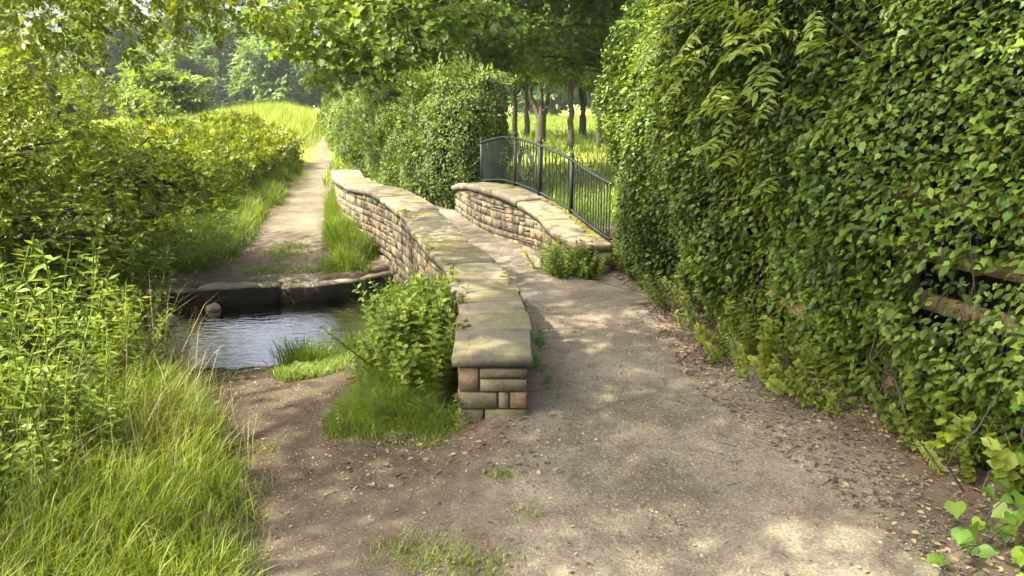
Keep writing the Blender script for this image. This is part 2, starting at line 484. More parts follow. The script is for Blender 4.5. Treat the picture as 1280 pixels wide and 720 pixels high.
def height(x, y, rough=True):
    x = np.asarray(x, float); y = np.asarray(y, float)
    far = np.interp(y, [8, 8.6, 10.5, 14.3, 23.5, 40, 54, 70, 120, 400], [-.05, -.03, .10, .20, .30, .36, .38, .2, .1, .6])
    # gently higher to the right of the far path
    nb, fb = near_bank(x), far_bank(x)
    # near side: 0 at the viewer, ramp to the ford
    near = 0.0 * x
    near = near - .03 * sstep(2.2, 3.6, y) * (1 - sstep(-1.6, -.3, x))
    ramp_w = np.interp(x, [-6, -3, -1.2, -.6, .5], [1.2, 1.9, 1.7, .6, .6])
    near = near - .235 * sstep(0, 1, np.clip((y - (nb - ramp_w)) / ramp_w, 0, 1))
    # bridge approach
    xr = np.interp(y, [2.0, 4.2, 6.0, 8.6, 9.7, 12.0, 14.0], [-.6, -.05, .0, -.95, -1.4, -2.5, -3.0])
    xl = np.interp(y, [2.0, 4.2, 6.0, 8.6, 9.7, 12.0, 14.0], [-1.4, -.5, -.4, -1.3, -1.75, -2.9, -3.6])
    cor = sstep(0, 1, (x - xl) / np.maximum(xr - xl, .05)) * (1 - sstep(13.0, 16, y)) * sstep(1.8, 2.4, y)
    far = far + .75 * np.exp(-((x + 13.2 + (y - 40) * .27) / 3.2) ** 2) * sstep(24, 36, y) * (1 - sstep(52, 75, y))
    z = np.where(y < (nb + fb) / 2, near, far)
    z = z + (deck_z(y) - z) * cor
    # stream channel
    inside = sstep(-.02, .10, y - nb) * (1 - sstep(-.06, .04, y - fb))
    bed = -.42 - .10 * sstep(.2, .9, y - nb) + .05 * (fbm(xyz(x, y), 3.0, 5) - .5)
    z = z * (1 - inside) + np.minimum(bed, z) * inside
    if rough:
        z = z + .022 * (fbm(xyz(x, y), 1.6, 3) - .5) + .014 * (fbm(xyz(x, y), 9.0, 9) - .5) * (1 - inside)
        z = z + .9 * (fbm(xyz(x, y), .02, 31) - .5) * sstep(60, 130, np.hypot(x, y))
    return z


def pathmask(x, y):
    n = (fbm(xyz(x, y), 1.7, 21, 4) - .5) * 1.0
    w1 = np.interp(y, [0, 3, 5, 7, 8.5, 15, 17], [1.5, 1.2, .85, .68, .62, .75, .7])
    a = 1 - sstep(-.22, .22, pline_dist(x, y, BRIDGEPATH) + n * .5 - w1)
    w2 = np.interp(y, [1, 3, 5, 6.5, 8], [1.0, .85, .62, .75, .9])
    b_ = 1 - sstep(-.22, .25, pline_dist(x, y, FORDPATH) + n * .6 - w2)
    b_ = b_ * .55
    w3 = np.interp(y, [8, 10.5, 14, 23, 50], [.52, .37, .38, .35, .28])
    c_ = 1 - sstep(-.18, .22, pline_dist(x, y, FARPATH) + n * .55 - w3)
    return np.clip(np.maximum(np.maximum(a, b_), c_), 0, 1)


def graded(lo, d0, d1, hi, fine, grow):
    mid = np.arange(d0, d1 + 1e-6, fine)
    a, s = [d1], fine
    while a[-1] < hi: s *= grow; a.append(a[-1] + s)
    b2, s = [d0], fine
    while b2[-1] > lo: s *= grow; b2.append(b2[-1] - s)
    return np.concatenate([np.array(b2[1:][::-1]), mid, np.array(a[1:])])


gx = graded(-700, -4.6, 3.4, 700, .042, 1.07)
gy = graded(-30, 1.6, 11.5, 1500, .042, 1.05)
GX, GY = np.meshgrid(gx, gy)
GZ = height(GX, GY)
nx, ny = len(gx), len(gy)
gv = xyz(GX, GY, GZ).reshape(-1, 3)
ii = (np.arange(ny - 1)[:, None] * nx + np.arange(nx - 1)[None]).reshape(-1)
gq = np.stack([ii, ii + 1, ii + nx + 1, ii + nx], -1)
PMv = pathmask(GX, GY).reshape(-1)
WETDARKv = (np.clip(1.25 - np.abs(GZ + .27) / .10, 0, 1) * (GZ < -.12) * (GY < 9.5)).reshape(-1)
FORDD = (1 - sstep(.5, 1.3, pline_dist(GX, GY, FORDPATH[1:]))) * sstep(2.6, 4.0, GY) * (GX < -.3)
FARD = (1 - sstep(.6, 1.1, pline_dist(GX, GY, FARPATH))) * (GY > 9)
WETDARKv = np.maximum(WETDARKv, .42 * FARD.reshape(-1))  # darker tone along the far path, carried by the wet mask
WETDARKv = np.maximum(WETDARKv, .8 * FORDD.reshape(-1))
DRYv = np.clip(sstep(12, 20, GY) + sstep(4, 9, np.abs(GX)), 0, 1).reshape(-1)


def sheet(name, fmask, kind='structure'):
    q = gq[fmask]; u, inv = np.unique(q.reshape(-1), return_inverse=True)
    b2 = MB(); b2.v = [gv[u]]; b2.li = [inv.astype(np.int64)]; b2.lt = [np.full(len(q), 4)]; b2.r = [np.zeros(len(q))]; b2.n = len(u)
    o = b2.build(name, M['ground'], smooth=True)
    for an, arr in (('path', PMv), ('wet', WETDARKv), ('dry', DRYv)):
        at = o.data.attributes.new(an, 'FLOAT', 'POINT'); at.data.foreach_set('value', arr[u].astype(np.float32))
    return tag(o, kind=kind)


fc = PMv[gq].mean(1); fy = gv[gq][:, :, 1].mean(1); fx = gv[gq][:, :, 0].mean(1)
is_path = fc > .36
chan = (fy > near_bank(fx)) & (fy < far_bank(fx))
is_bed = chan
is_far = (~is_bed) & (~is_path) & (fy > 26)
sheet('footpath', is_path & ~is_bed)
sheet('stream_bed', is_bed)
sheet('field', is_far)
sheet('ground', ~is_path & ~is_bed & ~is_far)

# water
b = MB()
wx = np.linspace(-12, 14, 90)
n0, f0 = near_bank(wx) - .25, far_bank(wx) + .05
row = np.linspace(0, 1, 10)
wy = n0[None] + (f0 - n0)[None] * row[:, None]
wv = xyz(np.broadcast_to(wx, wy.shape), wy, -.262).reshape(-1, 3)
k = (np.arange(9)[:, None] * 90 + np.arange(89)[None]).reshape(-1)
b.v = [wv]; b.li = [np.stack([k, k + 1, k + 91, k + 90], -1).reshape(-1)]; b.lt = [np.full(len(k), 4)]; b.r = [np.zeros(len(k))]; b.n = len(wv)
tag(b.build('stream_water', M['water'], smooth=True), kind='structure')

# bridge deck: earth surface carried across the channel between the parapets
b = MB()
sl = np.linspace(CL.s_of_y(6.4), CL.s_of_y(13.2), 60)
L_ = CL.at(sl, -.10); ydk = L_[:, 1]
sr = np.interp(np.linspace(0, 1, 60), [0, 1], [0, CR.L])
rv = []
for i_, p in enumerate(L_):
    # point on the right parapet straight across the deck
    dd = np.linalg.norm(CR.p[:, :2] - p[:2], axis=1); q = CR.p[np.argmin(dd)]
    tx = np.interp(sl[i_], CL.s, CL.t[:, 0]); ty = np.interp(sl[i_], CL.s, CL.t[:, 1])
    wdt = np.clip(dd.min() + .1, .8, 1.9)
    rv.append((p[0] + ty * wdt, p[1] - tx * wdt))
rv = np.array(rv); rows = 26
tt = np.linspace(0, 1, rows)
px = L_[:, 0][None] + (rv[:, 0] - L_[:, 0])[None] * tt[:, None]; py = L_[:, 1][None] + (rv[:, 1] - L_[:, 1])[None] * tt[:, None]
edge_drop = -.03 * (1 - sstep(6.4, 6.9, py)) - .03 * sstep(12.6, 13.2, py)
ztop = deck_z(py) + .014 + edge_drop + .022 * (fbm(xyz(px, py), 1.6, 3) - .5) + .012 * (fbm(xyz(px, py), 9.0, 9) - .5)
top = xyz(px, py, ztop).reshape(-1, 3)
k = (np.arange(rows - 1)[:, None] * 60 + np.arange(59)[None]).reshape(-1)
nq = np.stack([k, k + 60, k + 61, k + 1], -1)
bot = top.copy(); bot[:, 2] = (deck_z(py) - .30).reshape(-1)
b.v = [np.concatenate([top, bot])]
edge = []
e1 = [(i_, i_ + 1) for i_ in range(59)] + [((rows - 1) * 60 + i_ + 1, (rows - 1) * 60 + i_) for i_ in range(59)]
e1 += [((j_ + 1) * 60, j_ * 60) for j_ in range(rows - 1)] + [(j_ * 60 + 59, (j_ + 1) * 60 + 59) for j_ in range(rows - 1)]
nt_ = len(top)
edge = np.array([(a_, b_, b_ + nt_, a_ + nt_) for a_, b_ in e1])
allq = np.concatenate([nq, nq[:, ::-1] + nt_, edge])
b.li = [allq.reshape(-1)]; b.lt = [np.full(len(allq), 4)]; b.r = [np.zeros(len(allq))]; b.n = 2 * nt_
dk = b.build('bridge_path', M['ground'], smooth=False)
for an, val in (('path', 1.0), ('wet', .0), ('dry', 0.0)):
    at = dk.data.attributes.new(an, 'FLOAT', 'POINT'); at.data.foreach_set('value', np.full(2 * nt_, val, np.float32))
tag(dk, kind='structure')


# ------------------------------------------------------------------ stone parapets
def rect_stone(mb, fn, s0, s1, z0, z1, depth, rnd, inset=.004):
    """one dressed block standing proud of a wall face; fn(s, z, out) -> point"""
    j = lambda a: a + rng.normal(0, .0025)
    back = [(s0, z0), (s1, z0), (s1, z1), (s0, z1)]
    v = [fn(s, z, -.03) for s, z in back]
    mid = [(j(s0 + .002), j(z0 + .002)), (j(s1 - .002), j(z0 + .002)), (j(s1 - .002), j(z1 - .002)), (j(s0 + .002), j(z1 - .002))]
    v += [fn(s, z, depth * .45) for s, z in mid]
    fr_ = [(j(s0 + inset), j(z0 + inset)), (j(s1 - inset), j(z0 + inset)), (j(s1 - inset), j(z1 - inset)), (j(s0 + inset), j(z1 - inset))]
    v += [fn(s, z, depth + rng.normal(0, .003)) for s, z in fr_]
    cs, cz = (s0 + s1) / 2, (z0 + z1) / 2
    v += [fn(cs + rng.normal(0, .01), cz + rng.normal(0, .006), depth + .001 + abs(rng.normal(0, .003)))]
    f = []
    for a, o in ((0, 4), (4, 8)):
        for k in range(4): f.append((a + k, a + (k + 1) % 4, o + (k + 1) % 4, o + k))
    for k in range(4): f.append((8 + k, 8 + (k + 1) % 4, 12))
    mb.add(np.array(v), f, rnd)


def wall_face(mb, curve, off, sgn, zlo, topdrop, s_a, s_b, skip=None):
    fn = lambda s, z, o: np.array([*curve.at(s, off + sgn * o)[:2], z])
    z = zlo + 0.0; zmax = curve.p[:, 2].max()
    while z < zmax:
        h = rng.uniform(.075, .135); s = s_a - rng.uniform(0, .1)
        while s < s_b:
            l = rng.uniform(.08, .21) * (1.2 if h < .10 else .9)
            a, e = max(s, s_a), min(s + l, s_b)
            s += l
            if e - a < .035: continue
            zt = min(curve.at(a)[2], curve.at(e)[2]) - topdrop - .004
            parts = [(z, z + h)] if rng.random() > .16 else [(z, z + h * .48), (z + h * .48, z + h)]
            for (z0, z1) in parts:
                z1 = min(z1, zt)
                if z1 - z0 < .022: continue
                if skip and skip((a + e) / 2, (z0 + z1) / 2): continue
                rect_stone(mb, fn, a + .005, e - .005, z0 + .005, z1 - .005, rng.uniform(.004, .013), np.clip(rng.normal(.5, .28), 0, 1))
        z += h


def strip(mb, curve, offs, zb, zt, s):
    """closed solid between two offsets of the curve; zb, zt arrays along s"""
    A, B = curve.at(s, offs[0]), curve.at(s, offs[1]); m_ = len(s)
    v = np.concatenate([xyz(A[:, 0], A[:, 1], zb), xyz(B[:, 0], B[:, 1], zb), xyz(B[:, 0], B[:, 1], zt), xyz(A[:, 0], A[:, 1], zt)])
    f = []
    for i in range(m_ - 1):
        for r_ in range(4):
            a, c_ = r_ * m_, ((r_ + 1) % 4) * m_
            f.append((a + i, a + i + 1, c_ + i + 1, c_ + i))
    f += [(0, m_, 2 * m_, 3 * m_), (m_ - 1, 4 * m_ - 1, 3 * m_ - 1, 2 * m_ - 1)]
    mb.add(v, f)


def coping(parent, curve, offs, joints, thick=.078):
    lo, hi = offs
    for a, e in zip(joints[:-1], joints[1:]):
        mb = MB(); a2, e2 = a + .011, e - .010
        s = np.linspace(a2, e2, 7)
        s = np.concatenate([[a2], [a2 + .014], s[1:-1], [e2 - .014], [e2]])
        drop = np.array([.014, .0] + [0] * (len(s) - 4) + [.0, .014])
        tilt = rng.normal(0, .007); lift = rng.choice([-1, 1]) * rng.uniform(.003, .013); pit = rng.normal(0, .005); ex = rng.normal(0, .009)
        prof = [(lo - ex, -thick), (hi + ex, -thick), (hi + ex + .004, -.016), (hi + ex - .003, -.005), (hi + ex - .014, 0), ((lo + hi) / 2, .004), (lo - ex + .014, 0), (lo - ex + .003, -.005), (lo - ex - .004, -.016)]
        rings = []
        for si, dr in zip(s, drop):
            ring = []
            for o, z in prof:
                p = curve.at(si, o); w = rng.normal(0, .0022, 3)
                ring.append((p[0] + w[0], p[1] + w[1], p[2] + z + lift + pit * (si - (a + e) / 2) / (e - a) * 2 + tilt * (o - (lo + hi) / 2) * 2 - (dr if z > -.05 else 0) + w[2]))
            rings.append(ring)
        k = len(prof); v = np.array(rings).reshape(-1, 3); f = []
        for i in range(len(s) - 1):
            for j in range(k): f.append((i * k + j, i * k + (j + 1) % k, (i + 1) * k + (j + 1) % k, (i + 1) * k + j))
        f += [tuple(range(k))[::-1], tuple((len(s) - 1) * k + j for j in range(k))]
        mb.add(v, f, rng.random())
        mb.build('coping_slab', M['coping'], parent)


def obj_part_core(parent, mb): return mb.build('mortar_core', M['mortar'], parent)


# left parapet ------------------------------------------------------
lp = thing('parapet_wall', (-.1, 4.4, 0), 'long curving sandstone parapet wall with flat coping slabs and a square near end, beside the weeds and stream', 'wall')
jy = [4.25, 4.72, 5.05, 5.33, 5.62, 5.92, 6.17, 6.47, 7.0, 7.66, 8.2, 8.8, 9.6, 10.45, 11.2, 12.3, 13.6]
jl = [float(CL.s_of_y(y)) for y in jy]; jl[0] = 0.0
coping(lp, CL, (-WID, 0.0), jl)
sA, sB = CL.s_of_y(8.95), CL.s_of_y(10.35); sm_, hw_ = (sA + sB) / 2, (sB - sA) / 2


def arch_z(s):
    u = np.clip(np.abs((np.asarray(s) - sm_) / hw_), 0, 1)
    return np.where(np.abs(np.asarray(s) - sm_) < hw_, -.62 + .60 * np.sqrt(np.clip(1 - u ** 2, 0, 1)), -.7)


sg = np.sort(np.concatenate([np.linspace(.055, CL.L - .03, 150), np.linspace(sA - .01, sB + .01, 50)]))
mb = MB(); strip(mb, CL, (-WID + .045, -.045), arch_z(sg), CL.at(sg)[:, 2] - .08, sg)
body = obj_part_core(lp, mb)
mb = MB()
wall_face(mb, CL, -WID + .045, -1, -.6, .085, .05, CL.L - .03, skip=lambda s, z: z < arch_z(s) + .09 and abs(s - sm_) < hw_ + .07)
wall_face(mb, CL, -.045, 1, -.05, .085, .05, CL.L - .03)
# far end face
pe, te = CL.at(CL.L - .03, -WID / 2), CL.t[-1]
mb.build('stonework', M['stone'], lp)
# voussoirs of the low arch on the stream side
mb = MB()
for k in range(13):
    a0, a1 = math.pi * k / 13, math.pi * (k + 1) / 13
    v = []
    for out_ in (-.03, .028):
        for ang, rr in ((a0 + .02, 1.0), (a1 - .02, 1.0), (a1 - .02, 1.0), (a0 + .02, 1.0)):
            pass
        for ang, grow_ in ((a0 + .03, 0), (a1 - .03, 0), (a1 - .03, .10), (a0 + .03, .10)):
            s_ = sm_ - (hw_ + grow_ * .7) * math.cos(ang); z_ = -.62 + (.60 + grow_) * math.sin(ang)
            p = CL.at(s_, -WID + .045 - out_); v.append((p[0], p[1], z_))
    mb.add(np.array(v), [(0, 1, 2, 3), (7, 6, 5, 4), (0, 4, 5, 1), (1, 5, 6, 2), (2, 6, 7, 3), (3, 7, 4, 0)], rng.uniform(0, .4))
mb.build('arch_ring', M['stone'], lp)
# square near end: dressed blocks as in the photograph
mb = MB()
p0 = CL.at(.05, -WID + .045); p1 = CL.at(.05, -.045)
e_ = (p1 - p0)[:2]; w_ = np.linalg.norm(e_); e_ /= w_; nout = np.array([e_[1], -e_[0]])
fn = lambda s, z, o: np.array([p0[0] + e_[0] * s + nout[0] * o, p0[1] + e_[1] * s + nout[1] * o, z])
for (a, e, z0, z1, r_) in [(0, .29, .283, .435, 1.0), (.30, 1.0, .370, .435, .3), (.30, 1.0, .283, .364, .45), (0, .57, .168, .277, .2), (.58, .75, .168, .277, .3), (.765, 1, .168, .277, .9),
                           (0, .36, .0, .162, .05), (.375, 1, .0, .162, .1), (0, .5, -.18, -.006, .3), (.51, 1, -.18, -.006, .3)]:
    rect_stone(mb, fn, a * w_ - (.012 if a == 0 else -.003), e * w_ + (.012 if e == 1 else -.003), z0 + .002, z1 - .002, .016, r_, .004)
mb.build('pier_block', M['pierstone'], lp)

# right parapet -----------------------------------------------------
rp = thing('parapet_wall', (.5, 8.5, .1), 'short arched sandstone parapet wall with mossy coping slabs below the iron railing', 'wall')
coping(rp, CR, (0.0, WID), [0, .45, 1.0, 1.66, 2.3, 2.9, 3.5, 4.1, CR.L][: 8] + [CR.L])
sg = np.linspace(.03, CR.L - .03, 120)
mb = MB(); strip(mb, CR, (.045, WID - .045), np.full(120, -.55), CR.at(sg)[:, 2] - .08, sg); obj_part_core(rp, mb)
mb = MB()
wall_face(mb, CR, .045, -1, 0.02, .085, .03, CR.L - .03)
wall_face(mb, CR, WID - .045, 1, -.6, .085, .03, CR.L - .03)
p0 = CR.at(.03, .045); p1 = CR.at(.03, WID - .045); e_ = (p1 - p0)[:2]; w_ = np.linalg.norm(e_); e_ /= w_; nout = np.array([e_[1], -e_[0]])
fn2 = lambda s, z, o: np.array([p0[0] + e_[0] * s + nout[0] * o, p0[1] + e_[1] * s + nout[1] * o, z])
for (a, e, z0, z1) in [(0, .45, .27, .41), (.46, 1, .27, .41), (0, .6, .14, .265), (.61, 1, .14, .265), (0, .4, 0, .135), (.41, 1, 0, .135)]:
    rect_stone(mb, fn2, a * w_, e * w_, z0, z1, .015, rng.random())
mb.build('stonework', M['stone'], rp)

# iron railing ------------------------------------------------------
rl = thing('iron_railing', tuple(CR.at(1.5, WID - .05)), 'dark green bowed iron railing with round emblem, fixed along the right stone parapet', 'railing')
OFF = WID - .055; RH = .66; s0r, s1r = .02, CR.L - .25
ss = np.linspace(s0r, s1r, 70)
base_r = CR.at(ss, OFF)
for nm, dz, hh, ww in (('top_rail', RH, .022, .042), ('bottom_rail', .055, .022, .036)):
    mb = MB(); A, B = CR.at(ss, OFF - ww / 2), CR.at(ss, OFF + ww / 2); m_ = len(ss)
    v = np.concatenate([A + [0, 0, dz - hh / 2], B + [0, 0, dz - hh / 2], B + [0, 0, dz + hh / 2], A + [0, 0, dz + hh / 2]]); f = []
    for i in range(m_ - 1):
        for r_ in range(4): f.append((r_ * m_ + i, r_ * m_ + i + 1, ((r_ + 1) % 4) * m_ + i + 1, ((r_ + 1) % 4) * m_ + i))
    f += [(0, m_, 2 * m_, 3 * m_), (m_ - 1, 4 * m_ - 1, 3 * m_ - 1, 2 * m_ - 1)]
    mb.add(v, f); mb.build(nm, M['iron'], rl)


def s_for_u(u):
    q = CR.at(ss, OFF); uu = 640 + 930 * q[:, 0] / (q[:, 1] * .9707 + (2 - q[:, 2] - .3) * .24)
    return float(np.interp(-u, -uu, ss)) if uu[0] > uu[-1] else float(np.interp(u, uu, ss))


posts = [1.12, 1.78, 2.52, s1r - .02]
emb_s = (1.78 + 2.52) / 2
emb_r = .205


def arcpt(s, dz):
    p = CR.at(s, OFF); return np.array([p[0], p[1], p[2] + dz])


for s_ in posts:
    t_ = CR.at(s_ + .01, OFF) - CR.at(s_ - .01, OFF); rz = math.atan2(t_[1], t_[0])
    mb = MB(); p = arcpt(s_, 0)
    mb.box(p + [0, 0, (RH + .035) / 2], (.038, .038, RH + .035), rz, 0)
    po = mb.build('post', M['iron'], rl)
    mb = MB()
    prof = [(0.001, RH + .035), (.03, RH + .037), (.033, RH + .046), (.02, RH + .054), (.026, RH + .066), (.022, RH + .08), (.001, RH + .088)]
    v, f = [], []
    for r_, z_ in prof:
        for k in range(10): v.append((p[0] + r_ * math.cos(k * .6283), p[1] + r_ * math.sin(k * .6283), p[2] + z_))
    for i in range(len(prof) - 1):
        for k in range(10): f.append((i * 10 + k, i * 10 + (k + 1) % 10, (i + 1) * 10 + (k + 1) % 10, (i + 1) * 10 + k))
    mb.add(np.array(v), f, 0); mb.build('finial', M['iron'], po, smooth=True)
s_ = s0r + .05
emb_z = .355
while s_ < s1r:
    if min(abs(s_ - q) for q in posts) > .045:
        d_ = abs(s_ - emb_s)
        segs = [(.055, RH)]
        if d_ < emb_r - .01:
            hgap = math.sqrt(emb_r ** 2 - d_ ** 2); segs = [(.055, emb_z - hgap), (emb_z + hgap, RH)]
        for a, e in segs:
            mb = MB(); mb.tube([arcpt(s_, a), arcpt(s_, (a + e) / 2), arcpt(s_, e)], .0075, 6, 0)
            mb.build('baluster', M['iron'], rl)
    s_ += .075
em = MB()
for rr, th in ((emb_r, .012), (emb_r - .035, .007), (emb_r - .06, .010)):
    em.tube([arcpt(emb_s + rr * math.cos(a), emb_z + rr * math.sin(a)) for a in np.linspace(0, 2 * math.pi, 41)], th, 6, 0)
for k in range(10):
    a = k * 2 * math.pi / 10
    em.tube([arcpt(emb_s + r_ * math.cos(a), emb_z + r_ * math.sin(a)) for r_ in (emb_r - .06, emb_r - .03, emb_r)], .006, 5, 0)
for sg_ in (-1, 1):   # scrolls inside the ring
    tt = np.linspace(0, 1, 18)
    em.tube([arcpt(emb_s + sg_ * (.015 + .05 * math.sin(2.6 * t)), emb_z - .11 + .22 * t) for t in tt], .006, 5, 0)
    em.tube([arcpt(emb_s + sg_ * (.05 + .03 * math.cos(5.5 * t) * (1 - .4 * t)), emb_z + .02 + .035 * math.sin(5.5 * t)) for t in tt], .005, 5, 0)
em.build('round_emblem', M['iron'], rl)

M['moss'] = solid_mat('moss', [(.3, G(.07, .075, .015)), (.55, G(.15, .135, .03)), (.75, G(.25, .20, .05))], 40, 1, .9, 160, .01, .1)


def moss(parent, spots):
    mb = MB()
    for cv, s_, o_, n_, r_ in spots:
        for _ in range(n_):
            a_, o2 = s_ + rng.normal(0, r_ * 1.6), o_ + rng.normal(0, r_ * .45); p = cv.at(a_, o2)
            rr = rng.uniform(.005, .017)
            v = [(p[0] + rr * 1.5 * f_ * math.cos(k * .785 + f_), p[1] + rr * 1.5 * f_ * math.sin(k * .785 + f_), p[2] + .004 + rr * .38 * h_) for f_, h_ in ((1, -.3), (.75, .6), (.3, 1.0)) for k in range(8)]
            f = [(i * 8 + k, i * 8 + (k + 1) % 8, i * 8 + 8 + (k + 1) % 8, i * 8 + 8 + k) for i in (0, 1) for k in range(8)] + [tuple(range(16, 24))]
            mb.add(np.array(v), f)
    mb.build('moss', M['moss'], parent, smooth=True)


moss(rp, [(CR, s_, WID - .07, 22, .06) for s_ in np.arange(.25, 2.9, .14)] + [(CR, .5, .38, 30, .06)])
moss(lp, [(CL, float(CL.s_of_y(y_)), o_, n_, .05) for y_, o_, n_ in ((7.1, -.45, 24), (6.6, -.44, 26), (6.2, -.46, 24), (8.7, -.44, 30), (8.4, -.42, 16), (5.95, -.04, 12), (4.8, -.47, 10), (5.4, -.47, 12), (7.6, -.46, 14))])

# kerb stones of the ford ------------------------------------------
kx = [-5.35, -4.55, -3.62, -2.72, -1.86, -1.2]
kl = ['grey kerb stone at the left end of the ford edge under the bush', 'kerb stone of the ford edge behind the small grey rock',
      'long kerb stone of the far ford edge, just left of the path mouth', 'long kerb stone of the ford edge at the foot of the far path', 'kerb stone of the ford edge nearest the bridge arch']
for i in range(5):
    xa, xb = kx[i] + .012, kx[i + 1] - .012
    mb = MB(); n_ = 9; xs = np.linspace(xa, xb, n_); rings = []
    zt = -.045 + rng.normal(0, .01); dpt = .24
    for j, x_ in enumerate(xs):
        yf = far_bank(x_) - .07; e0 = .015 if j in (0, n_ - 1) else 0
        pr = [(yf + e0, -.62), (yf + e0 - .008, -.2), (yf + e0, zt - .045 - e0), (yf + .02 + e0, zt - .012 - e0), (yf + .06, zt - e0), (yf + dpt * .6, zt + .008 - e0), (yf + dpt, zt - .01 - e0), (yf + dpt, -.62)]
        rings.append([(x_ + rng.normal(0, .003), y_ + rng.normal(0, .008), z_ + rng.normal(0, .006)) for y_, z_ in pr])
    k = 8; v = np.array(rings).reshape(-1, 3)
    f = [(a * k + c_, (a + 1) * k + c_, (a + 1) * k + (c_ + 1) % k, a * k + (c_ + 1) % k) for a in range(n_ - 1) for c_ in range(k)]
    f += [tuple(range(k)), tuple((n_ - 1) * k + c_ for c_ in range(k))[::-1]]
    mb.add(v, f, rng.random())
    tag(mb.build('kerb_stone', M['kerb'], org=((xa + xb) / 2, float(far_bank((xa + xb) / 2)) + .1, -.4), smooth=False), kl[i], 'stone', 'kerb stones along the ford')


def rock(mb, c, r, sq=(1, 1, .7), seed=0, rnd=.5, nu=10, nv=6):
    v = []
    for i in range(nv + 1):
        th = math.pi * i / nv
        for j in range(nu):
            ph = 2 * math.pi * j / nu; v.append((math.sin(th) * math.cos(ph), math.sin(th) * math.sin(ph), math.cos(th)))
    v = np.array(v); v = v * (0.72 + .5 * vnoise(v + seed * 7.3, 1.4, seed))[:, None] * np.array(sq) * r + np.asarray(c)
    f = [(i * nu + j, i * nu + (j + 1) % nu, (i + 1) * nu + (j + 1) % nu, (i + 1) * nu + j) for i in range(nv) for j in range(nu)]
    mb.add(v, f, rnd)


mb = MB(); rock(mb, (-3.38, 8.10, -.24), .075, (1.1, .8, .75), 3, .95, 14, 9)
tag(mb.build('rock', M['pebble'], org=(-3.38, 8.1, -.30), smooth=True), 'small pale grey rock sticking out of the stream near the kerb', 'rock')
mb = MB(); rock(mb, (-3.72, 7.75, -.27), .09, (1.2, .8, .6), 5, .55, 14, 9)
tag(mb.build('rock', M['pebble'], org=(-3.72, 7.75, -.33), smooth=True), 'low dark wet rock at the left side of the stream beside the weeds', 'rock')


# ------------------------------------------------------------------ leaf templates (length 1 along +y, face +z)
def fan(half, lift=.10, mid=None):
    """two folded halves from a half outline (x>=0 from base to tip)"""
    h = np.array(half, float); n_ = len(h)
    v = [(0, h[0, 1], 0)] + [(x, y, lift * x / .4) for x, y in h[1:-1]] + [(0, h[-1, 1], -.06)] + [(-x, y, lift * x / .4) for x, y in h[1:-1][::-1]]
    m_ = n_ - 1
    return np.array(v), [tuple(range(0, m_ + 1)), tuple([m_] + list(range(m_ + 1, 2 * m_)) + [0])]


T_ivy = fan([(0, .06), (.34, -.03), (.36, .20), (.46, .44), (.24, .56), (0, 1)])
T_maple = fan([(0, .05), (.34, -.08), (.28, .14), (.62, .30), (.42, .42), (.52, .68), (.22, .62), (0, 1)])
T_vine = fan([(0, .04), (.30, -.06), (.48, .16), (.46, .46), (.34, .62), (.14, .80), (0, 1)])
T_ovate = fan([(0, 0), (.22, .18), (.30, .42), (.20, .72), (0, 1)])
T_rhomb = (np.array([(0, 0, 0), (.30, .45, .07), (0, 1, -.05), (-.30, .45, .07)]), [(0, 1, 2), (0, 2, 3)])
T_long = (np.array([(0, 0, 0), (.16, .4, .04), (0, 1, -.08), (-.16, .4, .04)]), [(0, 1, 2), (0, 2, 3)])


def compose(items):
    V, F, n_ = [], [], 0
    for (tv, tf), p, y, n, s in items:
        y = nrm(np.array(y, float)); z = np.array(n, float); z = nrm(z - (z @ y) * y); x = np.cross(y, z)
        V.append(tv @ np.stack([x, y, z]) * s + np.array(p)); F += [tuple(int(i) + n_ for i in f) for f in tf]; n_ += len(tv)
    return np.concatenate(V), F


def sprig(T, pairs, leaf, ang=55, seed=1):
    """twig of unit length with alternate leaves and a thin stem"""
    r_ = np.random.default_rng(seed); it = []
    for k in range(pairs):
        y = .15 + .85 * k / pairs
        for s_ in (-1, 1):
            a = R(ang + r_.normal(0, 12)); it.append((T, (0, y + r_.normal(0, .03), 0), (s_ * math.sin(a), math.cos(a), r_.normal(-.05, .25)), (r_.normal(0, .35), r_.normal(0, .3), 1), leaf * r_.uniform(.75, 1.15)))
    it.append((T, (0, 1.0 - leaf * .2, 0), (0, 1, 0), (0, 0, 1), leaf))
    v, f = compose(it); n_ = len(v)
    st = np.array([(-.008, 0, 0), (.008, 0, 0), (0, 1, 0)]); v = np.concatenate([v, st]); f.append((n_, n_ + 1, n_ + 2))
    return v, f


T_pinn = sprig(T_long, 6, .34, 62, 4)           # rowan / ash leaf
T_sprig = sprig(T_rhomb, 4, .34, 50, 7)          # small leaved twig
T_sprig2 = sprig(T_ovate, 3, .46, 52, 9)
T_msprig = sprig(T_maple, 2, .55, 55, 5)


def jit(n, s): return rng.normal(0, s, (n, 3))


def tone(P, sc, seed, mix=.5):
    return np.clip((1 - mix) * rng.random(len(P)) + mix * np.clip((fbm(P, sc, seed) - .5) * 2.4 + .5, 0, 1), 0, 1)


